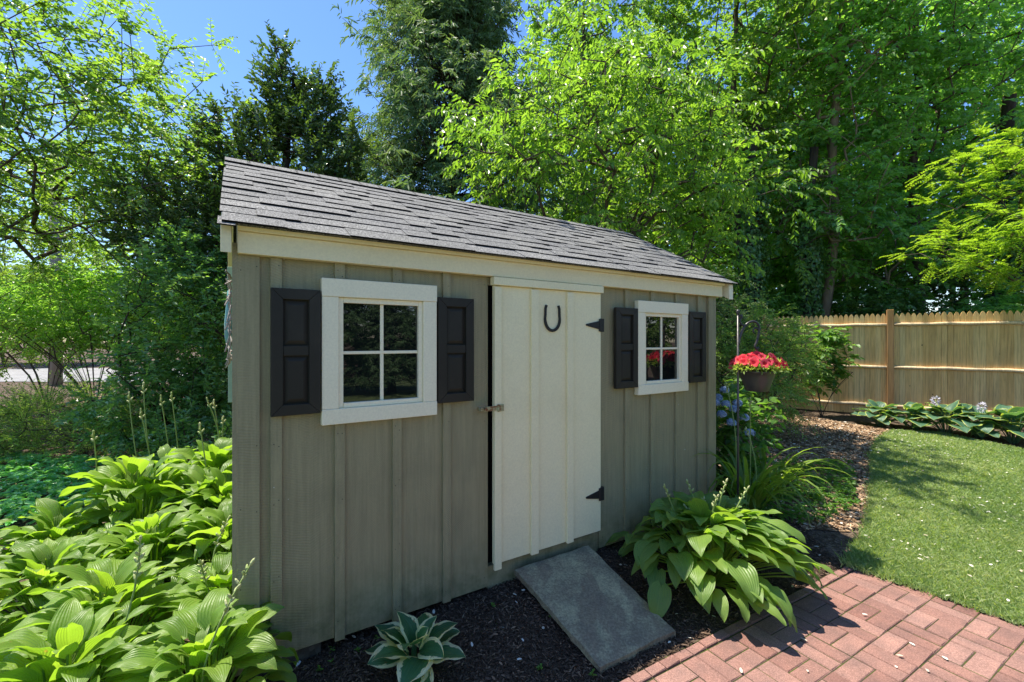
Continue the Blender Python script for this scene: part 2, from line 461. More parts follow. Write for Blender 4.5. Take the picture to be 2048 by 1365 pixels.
# foliage (base colours, raised to stand in for light in shaded leaves)
LM = {
 'hornbeam': leaf_mat('hornbeam_leaf', (0.072, 0.145, 0.033), (0.118, 0.210, 0.046), (0.190, 0.282, 0.062), 0.42, 0.5, 0.45),
 'holly':    leaf_mat('holly_leaf', (0.066, 0.163, 0.054), (0.105, 0.224, 0.074), (0.189, 0.323, 0.099), 0.28, 0.7, 0.34),  # lighter copy for the shaded bushes, missing light put into the colour
 'hollytree': leaf_mat('dark_holly_leaf', (0.035, 0.078, 0.023), (0.057, 0.111, 0.033), (0.101, 0.156, 0.044), 0.28, 0.7, 0.22),
 'cedar':    leaf_mat('cedar_spray', (0.070, 0.136, 0.068), (0.109, 0.189, 0.095), (0.193, 0.263, 0.144), 0.6, 0.3, 0.20),
 'dogwood':  leaf_mat('dogwood_leaf', (0.080, 0.166, 0.030), (0.129, 0.237, 0.041), (0.204, 0.321, 0.064), 0.38, 0.5, 0.42),
 'poplar':   leaf_mat('poplar_leaf', (0.081, 0.166, 0.034), (0.133, 0.245, 0.053), (0.208, 0.327, 0.076), 0.36, 0.55, 0.40),
 'maple':    leaf_mat('maple_leaf', (0.079, 0.189, 0.051), (0.131, 0.277, 0.072), (0.229, 0.397, 0.099), 0.40, 0.5, 0.42),
 'locust':   leaf_mat('locust_leaflet', (0.099, 0.182, 0.020), (0.149, 0.242, 0.029), (0.215, 0.308, 0.044), 0.45, 0.4, 0.45),
 'ivy':      leaf_mat('ivy_leaf', (0.047, 0.112, 0.032), (0.076, 0.162, 0.043), (0.130, 0.234, 0.061), 0.32, 0.6, 0.25),
 'shrub':    leaf_mat('shrub_leaf', (0.107, 0.227, 0.064), (0.183, 0.334, 0.089), (0.295, 0.466, 0.116), 0.38, 0.5, 0.38),
 'feather':  leaf_mat('feathery_leaf', (0.118, 0.207, 0.058), (0.177, 0.286, 0.079), (0.267, 0.375, 0.114), 0.5, 0.35, 0.35),
 'far':      leaf_mat('far_leaf', (0.072, 0.132, 0.031), (0.110, 0.180, 0.043), (0.150, 0.222, 0.058), 0.5, 0.4, 0.40),
 'spurge':   leaf_mat('groundcover_leaf', (0.104, 0.287, 0.114), (0.161, 0.400, 0.162), (0.255, 0.529, 0.211), 0.35, 0.5, 0.3),
 'hosta':    leaf_mat('hosta_leaf', (0.105, 0.194, 0.031), (0.147, 0.247, 0.040), (0.210, 0.310, 0.068), 0.44, 0.5, 0.42, veins=0.28),
 'hostadk':  leaf_mat('deep_green_hosta_leaf', (0.105, 0.197, 0.041), (0.150, 0.251, 0.051), (0.224, 0.326, 0.066), 0.44, 0.5, 0.38, veins=0.26),
 'variegated': leaf_mat('cream_edged_hosta_leaf', (0.036, 0.119, 0.049), (0.051, 0.154, 0.065), (0.083, 0.196, 0.078), 0.42, 0.45, 0.28, veins=0.25, margin=(0.66, 0.64, 0.40, 1), margin_at=0.70),
 'bluehosta': leaf_mat('blue_green_hosta_leaf', (0.042, 0.112, 0.070), (0.063, 0.147, 0.092), (0.098, 0.189, 0.119), 0.45, 0.45, 0.25, veins=0.25, margin=(0.30, 0.36, 0.09, 1), margin_at=0.84),
 'daylily':  leaf_mat('daylily_blade', (0.1, 0.175, 0.028), (0.14, 0.225, 0.036), (0.19, 0.27, 0.055), 0.4, 0.45, 0.4),
 'weed':     leaf_mat('seedling_leaf', (0.060, 0.144, 0.026), (0.090, 0.192, 0.036), (0.132, 0.240, 0.048), 0.45, 0.4, 0.4),
 'petunialeaf': leaf_mat('petunia_leaf', (0.13, 0.20, 0.05), (0.20, 0.28, 0.08), (0.32, 0.38, 0.16), 0.45, 0.4, 0.4),
 'hydleaf':  leaf_mat('hydrangea_leaf', (0.059, 0.141, 0.033), (0.091, 0.190, 0.043), (0.141, 0.248, 0.056), 0.4, 0.45, 0.35),
}

# ------------------------------------------------------------------ ground shape
U = Vector((0.8456, 0.5338, 0)).normalized()        # along the shed front
N_ = Vector((-U.y, U.x, 0))                          # into the shed
C0 = Vector((-1.271, 2.026, 0))                      # front left corner of the shed
SHED_RZ = math.atan2(U.y, U.x)
def sstep(t): t = np.clip(t, 0, 1); return t*t*(3-2*t)
def shed_sw(x, y):
    rx = x - C0.x; ry = y - C0.y
    return rx*U.x + ry*U.y, -rx*U.y + ry*U.x
def G(x, y):
    x = np.asarray(x, float); y = np.asarray(y, float)
    s, w = shed_sw(x, y)
    rise = 0.17*sstep((y-3.2)/5.0)*sstep((x-0.6)/2.0)
    bed = (0.03 + 0.06*sstep(s/1.5))*sstep((w+0.75)/0.6)*sstep((s+1.5)/1.2)*sstep((5.0-s)/1.0)*(1-0.0*w)
    bed = bed*sstep((4.5-w)/2.0)
    return rise + bed
def sw(s, w, z=0.0):
    p = C0 + U*s + N_*w
    return Vector((p.x, p.y, z))
def at(px, py):
    """point on the ground seen at a photo pixel"""
    z = 0.0
    for _ in range(12):
        d = (CAMZ - z)*FPX/(py-682.5); x = (px-1024)/FPX*d
        z = 0.5*z + 0.5*float(G(x, d))
    return Vector((x, d, z))
def ray(px, py, d):
    return Vector(((px-1024)/FPX*d, d, CAMZ-(py-682.5)/FPX*d))

def inside(poly, x, y):
    r = np.zeros(len(x), bool); n = len(poly)
    for i in range(n):
        x0, y0 = poly[i]; x1, y1 = poly[(i+1) % n]
        if y0 == y1: continue
        c = ((y0 > y) != (y1 > y)) & (x < (x1-x0)*(y-y0)/(y1-y0)+x0)
        r ^= c
    return r

def sheet(name, poly, mat, lift, step=0.12, kind='structure', edge_noise=0.03):
    """a ground sheet with a polygon outline following the ground shape"""
    P = np.array(poly); x0, y0 = P.min(0)-step; x1, y1 = P.max(0)+step
    xs = np.arange(x0, x1, step); ys = np.arange(y0, y1, step)
    X, Y = np.meshgrid(xs, ys, indexing='ij')
    jx = RNG.uniform(-.3, .3, X.shape)*step; jy = RNG.uniform(-.3, .3, X.shape)*step
    X = X+jx; Y = Y+jy
    Z = G(X, Y)+lift
    nx, ny = X.shape
    idx = np.arange(nx*ny).reshape(nx, ny)
    F = np.stack([idx[:-1, :-1], idx[1:, :-1], idx[1:, 1:], idx[:-1, 1:]], -1).reshape(-1, 4)
    cx = X.ravel()[F].mean(1); cy = Y.ravel()[F].mean(1)
    k = inside(poly, cx, cy)
    F = F[k]
    used = np.unique(F); rm = np.full(nx*ny, -1); rm[used] = np.arange(len(used))
    V = np.stack([X, Y, Z], -1).reshape(-1, 3)[used]
    o = npmesh(name, V, rm[F], mat, smooth=True)
    return tag(o, kind=kind)

# big ground sheet, finer near the camera
def big_ground():
    g = np.concatenate([np.linspace(-600, -60, 10)[:-1], np.linspace(-60, -14, 24)[:-1], np.arange(-14, 16, 0.22), np.linspace(16, 60, 24)[1:], np.linspace(60, 600, 10)[1:]])
    X, Y = np.meshgrid(g, g, indexing='ij')
    Z = G(X, Y) - 0.004*(np.abs(X) > 40)
    n = len(g); idx = np.arange(n*n).reshape(n, n)
    F = np.stack([idx[:-1, :-1], idx[1:, :-1], idx[1:, 1:], idx[:-1, 1:]], -1).reshape(-1, 4)
    o = npmesh('ground', np.stack([X, Y, Z], -1).reshape(-1, 3), F, M['soil'], smooth=True)
    tag(o, kind='structure')
big_ground()

P2 = lambda *pts: [(at(*p).x, at(*p).y) for p in pts]
BC = at(1690, 1135)                           # brick corner
E1 = Vector((-math.cos(R(29.5)), -math.sin(R(29.5)), 0)); E2 = Vector((E1.y, -E1.x, 0))
if E2.y > 0: E2 = -E2
be = [BC + E1*t - E2*.004 for t in (4.2, 3.2, 2.4, 1.6, .8, 0.0)]
bed_front = [tuple(sw(-.35, 0.5)[:2]), tuple(sw(-.5, -1.2)[:2])] + [(p.x, p.y) for p in be] + \
            [tuple((BC + Vector((.1, .55, 0)))[:2]), tuple((BC+Vector((.05, .95, 0)))[:2])] + [tuple(sw(3.9, 0.6)[:2])]
sheet('mulch_bed', bed_front, M['mulch'], 0.008, 0.07)
lawn_edge = P2((1690, 1137), (1705, 1112), (1728, 1060), (1738, 1005), (1742, 955), (1740, 915), (1752, 880), (1785, 862), (1880, 868), (1960, 885), (2048, 902))
le = lawn_edge
LAWN = le + [(le[-1][0]+3.5, le[-1][1]-2.0), (14, 2), (12, -6), (3.5, -4.0)] + [tuple((BC + Vector((0.607, -0.795, 0))*t)[:2]) for t in (6.0, 2.0, 0.03)]
chip_poly = [tuple((BC+Vector((.10, .55, 0)))[:2])] + le[2:8] + P2((1700, 850), (1600, 832), (1500, 822)) + [(3.4, 7.6), (2.6, 5.6), tuple(sw(3.95, 0.9)[:2])]
sheet('wood_chip_bed', chip_poly, M['chipbed'], 0.012, 0.1)
sheet('lawn', LAWN, M['turf'], 0.016, 0.06)
sheet('lawn', [(-9, -14), (12, -14), (12, -6), (3.4, -4), (3.2, 0.2), (-2.6, 0.6), (-5.5, 1.0), (-9, 0)], M['turf'], 0.010, 0.4)  # unseen lawn behind the camera, added to bounce light onto the shed front
sheet('road', [(-70, 15.5), (-70, 24), (-7, 27), (-7, 17.5)], M['road'], 0.02, 1.0)

# ------------------------------------------------------------------ brick path
def bricks():
    e1 = Vector((-math.cos(R(29.5)), -math.sin(R(29.5)), 0)); e2 = Vector((-e1.y, e1.x, 0))
    if e2.y > 0: e2 = -e2
    V = []; F = []; T = []
    def brick(a0, a1, b0, b1, top, bot=-0.05):
        bv = 0.004; g = 0.0028
        a0 += g; a1 -= g; b0 += g; b1 -= g
        tz = top + random.uniform(-.0022, .0022); tl = random.uniform(-.003, .003)
        n = len(V)
        for (ia, ib, z) in ((a0, b0, bot), (a1, b0, bot), (a1, b1, bot), (a0, b1, bot),
                            (a0, b0, tz-bv), (a1, b0, tz-bv), (a1, b1, tz-bv), (a0, b1, tz-bv),
                            (a0+bv, b0+bv, tz+tl), (a1-bv, b0+bv, tz-tl), (a1-bv, b1-bv, tz-tl), (a0+bv, b1-bv, tz+tl)):
            p = BC + e1*ia + e2*ib
            V.append((p.x, p.y, z))
        t = min(1, max(0, random.gauss(.5, .24)))
        for q in ((4,5,1,0),(5,6,2,1),(6,7,3,2),(7,4,0,3),(8,9,5,4),(9,10,6,5),(10,11,7,6),(11,8,4,7),(8,11,10,9)):
            F.append([n+i for i in q][::-1]); T.append(t)
    q = 0.2032
    for i in range(-9, 20):
        a = -0.9
        for j in range(0, 24):
            a0 = -0.9 + 0 + (i+4.43)*q; b0 = 0.062 + j*q
            if i < -3 and False: continue
            if (i+j) % 2:
                brick(a0, a0+q, b0, b0+q/2, 0.006); brick(a0, a0+q, b0+q/2, b0+q, 0.006)
            else:
                brick(a0, a0+q/2, b0, b0+q, 0.006); brick(a0+q/2, a0+q, b0, b0+q, 0.006)
    for i in range(0, 44):                      # edging course set on end
        brick(i*0.1016, (i+1)*0.1016, 0.0, 0.058, 0.012)
    o = npmesh('brick_path', V, np.array(F), M['brick'], tint=T)
    tag(o, kind='structure')
    c = [BC + e1*a + e2*b for a, b in ((-3.0, -0.012), (4.6, -0.012), (4.6, 5.2), (-3.0, 5.2))]
    jo = npmesh('brick_path_bed', [(p.x, p.y, 0.0005) for p in c], np.array([[0, 1, 2, 3]]), M['joint'])
    tag(jo, kind='structure')
bricks()

# ------------------------------------------------------------------ scattered small stuff
def scatter(poly, n, cond=None):
    P = np.array(poly); lo = P.min(0); hi = P.max(0)
    out = np.zeros((0, 2))
    while len(out) < n:
        q = RNG.uniform(lo, hi, (n*2, 2))
        k = inside(poly, q[:, 0], q[:, 1])
        if cond is not None: k &= cond(q[:, 0], q[:, 1])
        out = np.concatenate([out, q[k]])
    return out[:n]

def infront(x, y): return (y > 0.6) & (np.abs(x) < y*1.25+0.4)

def chips(name, poly, n, mat, l, w, lift, tilt=0.5, cond=None, near=0.0, tb=(1, 1)):
    q = scatter(poly, n, cond)
    if near:                                       # keep density higher close to the camera
        k = RNG.uniform(size=len(q)) < np.clip((near/q[:, 1])**1.5, 0, 1); q = q[k]
    n = len(q)
    a = RNG.uniform(0, 2*np.pi, n)
    L = RNG.uniform(l[0], l[1], n)[:, None]; Wd = RNG.uniform(w[0], w[1], n)[:, None]
    D = np.stack([np.cos(a), np.sin(a), RNG.normal(0, tilt*.5, n)], 1); D = unit(D)
    S = unit(np.stack([-np.sin(a), np.cos(a), RNG.normal(0, tilt, n)], 1))
    c = np.stack([q[:, 0], q[:, 1], G(q[:, 0], q[:, 1])+lift+RNG.uniform(0, .008, n)], 1)
    V = np.stack([c-D*L/2-S*Wd*.3, c-D*L*.1-S*Wd/2, c+D*L/2-S*Wd*.2, c+D*L/2+S*Wd*.25, c+D*L*.05+S*Wd/2, c-D*L/2+S*Wd*.3], 1)
    V[:, 1, 2] += .002
    F = np.arange(n*6).reshape(n, 6)
    T = RNG.beta(*tb, n)
    o = npmesh(name, V.reshape(-1, 3), F, mat, tint=T)
    return o
tag(chips('bark_chips', bed_front, 42000, M['barkchip'], (.008, .034), (.003, .009), .012, .45), kind='stuff')
tag(chips('wood_chips', chip_poly, 26000, M['woodchip'], (.02, .06), (.010, .024), .016, .4), kind='stuff')
LITTER = [(-7.5, 1.5), (-0.9, 1.2), (-1.5, 3.5), (-3.5, 7), (-4, 12), (-13, 14), (-10, 6)]
tag(chips('leaf_litter', LITTER, 26000, M['woodchip'], (.02, .06), (.012, .03), .01, .5, near=5), kind='stuff')
petal_zone = LAWN[:11] + [(7, 3), (4.6, 1.0), (2.2, 1.2), (1.0, 1.4)]
tag(chips('fallen_petals', petal_zone[:11] + petal_zone[11:13] + [(2.9, 1.9), (2.62, 2.55)], 430, M['petal'], (.012, .032), (.008, .016), .040, .45, lambda x, y: infront(x, y) & (RNG.uniform(size=len(x)) < .15+.85*np.clip(np.sin(x*2.1+np.sin(y*1.7)*1.4)*np.cos(y*1.9+x*.6)+.35, 0, 1)), tb=(1.8, 1.8)), kind='stuff')
tag(chips('path_petals', [(2.35, 3.0), (2.9, 2.4), (3.2, 1.5), (1.2, 1.3), (1.0, 2.1)], 26, M['petal'], (.014, .036), (.009, .018), .010, .1, tb=(2, 1.5)), kind='stuff')
tag(chips('dropped_leaves', bed_front + [], 150, M['petal'], (.016, .036), (.008, .017), .02, .4, tb=(2, 1.6)), kind='stuff')
tag(chips('pale_chip_petals', chip_poly, 600, M['petal'], (.016, .045), (.010, .024), .03, .4, tb=(2, 1.5)), kind='stuff')

def grass():
    n = 190000
    q = scatter(LAWN[:11] + [(10.0, 3.5), (8, 1.0), (4.5, -1.0)] + LAWN[-3:], n, lambda x, y: (y > 0.8) & (x < y*1.30+0.3))
    q = q+RNG.normal(0, .022, q.shape)
    keep = RNG.uniform(size=n) < np.clip((3.4/np.maximum(q[:, 1], .5))**1.2, .25, 1)
    q = q[keep]; n = len(q)
    a = RNG.uniform(0, 2*np.pi, n)
    h = RNG.uniform(.025, .058, n)*(0.8+0.4*np.sin(q[:, 0]*3.1)*np.sin(q[:, 1]*2.3)*.5)
    wd = RNG.uniform(.0022, .0042, n)*np.clip(q[:, 1]/3, 1, 2.2)
    lean = RNG.normal(0, .5, (n, 2))*h[:, None]
    z = G(q[:, 0], q[:, 1])+.012
    s = np.stack([np.cos(a)*wd, np.sin(a)*wd], 1)
    V = np.zeros((n, 4, 3))
    V[:, 0, :2] = q-s; V[:, 1, :2] = q+s; V[:, 2, :2] = q+lean*.4+s*.6; V[:, 3, :2] = q+lean
    V[:, 0, 2] = z; V[:, 1, 2] = z; V[:, 2, 2] = z+h*.6; V[:, 3, 2] = z+h*.95
    b = np.arange(n)[:, None]*4
    F = b+np.array([[0, 1, 2, 3]])
    T = np.clip(RNG.normal(.5, .24, n)+.16*np.sin(q[:, 0]*2.7+1.5*np.sin(q[:, 1]*1.9))*np.cos(q[:, 1]*2.3+np.sin(q[:, 0]*3.3)), 0, 1)
    tag(npmesh('lawn_grass', V.reshape(-1, 3), F, M['grass'], tint=T), kind='stuff')
grass()

# ------------------------------------------------------------------ the shed
SHED = empty('garden_shed', (C0.x, C0.y, 0), SHED_RZ,
             'small garden shed in olive grey board and batten with grey shingled gable roof', 'shed')
LEN = 3.66; DEP = 2.44; ZB = 0.12; ZT = 2.15
PITCH = R(29); tanp = math.tan(PITCH)
EW = -0.09; EZ = 2.163                               # lower roof edge (underside)
RW = DEP/2; RZ_ = EZ + (RW-EW)*tanp                  # ridge
S0 = -0.07; S1 = 3.865

def shed_walls():
    m = MB()
    # front boards, each a plank of its own with a hair of a gap hidden by the batten
    def plank(a, b, z0=ZB, z1=ZT, dw=0.0): m.box(a, b, dw, 0.028+dw, z0+random.uniform(-.006, .004), z1)
    for bl in ([0.0, 0.158, 0.446, 0.745, 1.041, 1.3257], [2.262, 2.545, 2.838, 3.145, 3.445, LEN]):
        for a, b in zip(bl[:-1], bl[1:]): plank(a+.001, b-.001)
    m.box(1.3267, 2.261, .002, .030, 2.0, ZT-.001)
    # gable ends and back
    for x0, x1 in ((0.0, 0.03), (LEN-.03, LEN)):
        m.prism_x([(0.029, ZB), (DEP-.031, ZB), (DEP-.031, ZT), (RW, RZ_-.05), (0.029, ZT)], x0, x1)
    m.box(0, LEN, DEP-.03, DEP, ZB, ZT)
    # battens
    for x in (0.157, 0.446, 0.745, 1.041, 2.545, 2.838, 3.145, 3.445):
        zl = ZB+random.uniform(-.012, .006)
        if .36 < x < .96 or 2.64 < x < 3.24:              # stops at the window casing
            m.box(x-.0245, x+.0245, -.019, -.0005, zl, 1.2275); m.box(x-.0245, x+.0245, -.019, -.0005, 1.9665, 2.049)
        else: m.box(x-.0245, x+.0245, -.019, -.0005, zl, 2.049)
    m.box(-.0005, .088, -.021, -.0005, ZB-.008, 2.049)         # corner boards
    m.box(LEN-.088, LEN+.0005, -.021, -.0005, ZB-.008, 2.049)
    for y in np.arange(.3, 2.4, .3):
        m.box(-.019, -.0005, y-.024, y+.024, ZB, 2.12); m.box(LEN+.001, LEN+.019, y-.024, y+.024, ZB, 2.12)
    m.box(-.021, -.001, -.0205, .075, ZB-.008, 2.10)
    m.box(LEN+.001, LEN+.021, -.0205, .075, ZB-.008, 2.10)
    n_board = len(m.f)
    for x in (.012, .076, .147, .168, .436, .457, .735, .756, 1.031, 1.052, 1.30, 2.30, 2.535, 2.556, 2.828, 2.85, 3.135, 3.156, 3.435, 3.456, 3.585, 3.648):
        for z in (.2, .52, .86, 1.17, 2.0):
            if random.random() < .7:
                y = -.0215 if x < .09 or x > 3.57 else (-.0195 if x not in (1.30, 2.30) else -.0005)
                zz = z+random.uniform(-.03, .03)
                m.tube([(x, y+.001, zz), (x, y-.0006, zz)], .0026, 7)
    wl = m.build('wall', M['olive'], SHED, bevel=.0025)
    wl.data.materials.append(M['iron'])
    mi = np.zeros(len(wl.data.polygons), dtype=np.int32); mi[n_board:] = 1
    wl.data.polygons.foreach_set('material_index', mi)
    f = MB(); f.box(.031, LEN-.031, .05, DEP-.031, ZB+.01, ZB+.06)
    f.build('floor', M['block'], SHED)
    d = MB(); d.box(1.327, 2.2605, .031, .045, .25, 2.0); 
    d.build('door_gap_dark', M['dark'], SHED)  # near-black sheet standing in for the shade behind the door gaps
    b = MB(); b.box(1.3265, 2.2615, .008, .05, .085, .236); b.build('sill_beam', M['olive'], SHED, bevel=.004)
    k = MB(); k.box(.06, .365, .03, .30, -.05, .118); k.build('foundation_block', M['block'], SHED, bevel=.008)
    k = MB(); k.box(3.2, 3.6, .03, .3, -.05, .118); k.build('foundation_block', M['block'], SHED, bevel=.008)
    k = MB(); k.box(1.5, 2.0, .06, .3, -.05, .118); k.build('foundation_block', M['block'], SHED, bevel=.008)
    skd = MB(); skd.box(.37, 3.2, .30, .33, -.05, .118); skd.build('underfloor_dark', M['dark'], SHED)  # near-black sheet set back under the floor, standing in for the shade there
    # eaves fascia and rakes
    f = MB(); f.box(0.0, LEN+.075, -.05, -.003, 2.05, 2.150); f.build('fascia', M['trim'], SHED, bevel=.003)
    f = MB(); f.hexa([(0.0, -.068, 2.151), (LEN+.075, -.068, 2.151), (LEN+.075, -.002, 2.151), (0, -.002, 2.151),
                      (0, -.083, EZ+.004+.02), (LEN+.075, -.083, EZ+.004+.02), (LEN+.075, 0, EZ+.05), (0, 0, EZ+.05)])
    f.build('soffit', M['trim'], SHED)
    cp, sp = math.cos(PITCH), math.sin(PITCH)
    def rake(x0, x1, dep, w0=EW+.006, ext=0.0):
        m = MB()
        for sgn in (1, -1):
            def pt(along, down):                       # along slope from the eave, down perpendicular
                w = w0 + along*cp + down*sp*0.0; z = EZ + (w-EW)*tanp - .001 - down/cp
                return (w if sgn == 1 else 2*RW-w, z)
            Ls = (RW-w0)/cp
            poly = [pt(0, dep), pt(Ls, dep), pt(Ls, 0), pt(0, 0)]
            if sgn == -1: poly = poly[::-1]
            m.prism_x(poly, x0, x1)
        return m
    rake(-.064, -.023, .108).build('rake_board', M['trim'], SHED, bevel=.003)
    rake(LEN+.125, LEN+.185, .120).build('rake_board', M['wtrim'], SHED, bevel=.003)
    sof = MB()
    for sgn in (1, -1):
        w0, w1 = -.055, RW
        z = lambda w: EZ + (w-EW)*tanp - .016
        a, b = (w0, w1) if sgn == 1 else (2*RW-w1, 2*RW-w0)
        za, zb = (z(w0), z(w1)) if sgn == 1 else (z(w1), z(w0))
        sof.hexa([(LEN+.022, a, za-.01), (LEN+.124, a, za-.01), (LEN+.124, b, zb-.01), (LEN+.022, b, zb-.01),
                  (LEN+.022, a, za), (LEN+.124, a, za), (LEN+.124, b, zb), (LEN+.022, b, zb)])
    sof.build('rake_soffit', M['wtrim'], SHED)

def shed_roof():
    V = []; F = []; T = []; MI = []
    cp, sp = math.cos(PITCH), math.sin(PITCH)
    def slab(sgn, x0, x1, a0, a1, lift0, lift1, th, t):
        n = len(V)
        for (x, a, l) in ((x0, a0, lift0), (x1, a0, lift0), (x1, a1, lift1), (x0, a1, lift1)):
            for k in (0, th):
                w = EW + a*cp - (l+k)*sp; z = EZ + a*sp + (l+k)*cp
                V.append((x, w if sgn == 1 else 2*RW-w, z))
        q = ((0, 2, 4, 6), (1, 7, 5, 3), (0, 1, 3, 2), (2, 3, 5, 4), (4, 5, 7, 6), (6, 7, 1, 0))
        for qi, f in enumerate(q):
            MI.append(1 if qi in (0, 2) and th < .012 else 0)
            f = [n+i for i in f]
            F.append(f if sgn == -1 else f[::-1]); T.append(t)
    Ls = (RW-EW)/cp
    for sgn in (1, -1):
        slab(sgn, S0+.012, S1-.012, 0.012, Ls+.0, -.001, -.001, .016, .2)      # deck
        ex = 0.1275
        nrow = int(Ls/ex)+1
        for r in range(nrow):
            a0 = r*ex - (0.022 if r == 0 else 0)
            x = S0 - random.uniform(0, .2)
            low = random.random() < .5
            while x < S1:
                wd = random.choice((.15, .19, .24, .29, .34))*random.uniform(.9, 1.1)
                xa, xb = max(x, S0), min(x+wd, S1)
                if xb-xa > .02:
                    off = (-.006 if low else .0) + random.uniform(-.0015, .0015)
                    a1 = min(a0+ex+.06, Ls+.006)
                    if a1-a0 > .02:
                        slab(sgn, xa+.0003, xb-.0003, a0+off, a1, .0210 if low else .0185, .0105, .0090 if low else .0060, min(1, max(0, random.gauss(.5, .22))))
                x += wd; low = not low if random.random() < .75 else low
    # rake-edge starter piece hanging at the lower left corner
    slab(1, S0-.004, S0+.062, -.052, .05, .012, .016, .006, .6)
    # ridge caps
    x = S0
    while x < S1:
        x1 = min(x+.15, S1)
        for sgn in (1, -1):
            slab(sgn, x-.02 if x > S0 else x, x1, Ls-.11, Ls+.010, .0275, .026, .005, random.uniform(.3, .8))
        x = x1
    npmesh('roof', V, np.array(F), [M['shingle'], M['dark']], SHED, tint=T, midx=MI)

def window(s0, s1, z0, z1, label=None):
    cx = (s0+s1)/2
    w = MB(); tw = .092                        # flat casing
    w.box(s0-.001, s1+.001, -.046, -.004, z1-tw, z1)
    w.box(s0-.001, s1+.001, -.047, -.004, z0, z0+.078)
    w.box(s0, s0+tw-.012, -.043, -.0045, z0+.0785, z1-tw-.0005)
    w.box(s1-tw+.012, s1, -.043, -.0045, z0+.0785, z1-tw-.0005)
    win = w.build('window', M['wtrim'], SHED, bevel=.003)
    a0, a1, b0, b1 = s0+tw-.0115, s1-tw+.0115, z0+.079, z1-tw-.001
    j = MB()                                   # stop / sash
    j.box(a0, a0+.024, -.030, -.001, b0, b1); j.box(a1-.024, a1, -.030, -.001, b0, b1)
    j.box(a0+.0245, a1-.0245, -.030, -.001, b1-.026, b1); j.box(a0+.0245, a1-.0245, -.034, -.001, b0, b0+.024)
    j.build('sash', M['wtrim'], win, bevel=.002)
    c0, c1, d0, d1 = a0+.0245, a1-.0245, b0+.0245, b1-.0265
    mt = MB(); mx = (c0+c1)/2; mz = (d0+d1)/2
    mt.box(mx-.009, mx+.009, -.0165, -.0065, d0, mz-.0085); mt.box(mx-.009, mx+.009, -.0165, -.0065, mz+.0085, d1)
    mt.box(c0, c1, -.0175, -.006, mz-.008, mz+.008)
    mt.build('muntin', M['wtrim'], win, bevel=.002)
    for xa, xb in ((c0, mx-.0092), (mx+.0092, c1)):
        for za, zb in ((d0, mz-.0087), (mz+.0087, d1)):
            g = MB(); g.box(xa, xb, -.0085, -.004, za, zb); g.build('pane', M['glass'], win)
    return win

def shutter(s0, s1, z0, z1):
    st = .052
    f = MB(); y0, y1 = -.050, -.021
    # mitred frame
    for poly in ([(s0, z0), (s1, z0), (s1-st, z0+st), (s0+st, z0+st)], [(s0+st, z1-st), (s1-st, z1-st), (s1, z1), (s0, z1)],
                 [(s0, z0), (s0+st, z0+st), (s0+st, z1-st), (s0, z1)], [(s1-st, z0+st), (s1, z0), (s1, z1), (s1-st, z1-st)]):
        cx = sum(p[0] for p in poly)/4; cz = sum(p[1] for p in poly)/4
        q = [(cx+(x-cx)*.9985, cz+(z-cz)*.9985) for x, z in poly]
        f.prism_y(q, y0, y1)
    zm = z0 + (z1-z0)*.47
    f.box(s0+st+.001, s1-st-.001, y0+.004, y1, zm, zm+.048)
    sh = f.build('shutter', M['black'], SHED, bevel=.0025)
    for za, zb in ((z0+st+.004, zm-.004), (zm+.052, z1-st-.004)):
        p = MB(); xa, xb = s0+st+.004, s1-st-.004; bv = .022
        p.add([(xa, y0+.020, za), (xb, y0+.020, za), (xb, y0+.020, zb), (xa, y0+.020, zb),
               (xa+bv, y0+.011, za+bv), (xb-bv, y0+.011, za+bv), (xb-bv, y0+.011, zb-bv), (xa+bv, y0+.011, zb-bv)],
              [(0,1,5,4),(1,2,6,5),(2,3,7,6),(3,0,4,7),(4,5,6,7)])
        p.box(xa-.0035, xb+.0035, y0+.0205, y1-.001, za-.0035, zb+.0035)
        p.build('panel', M['black'], sh)
    return sh

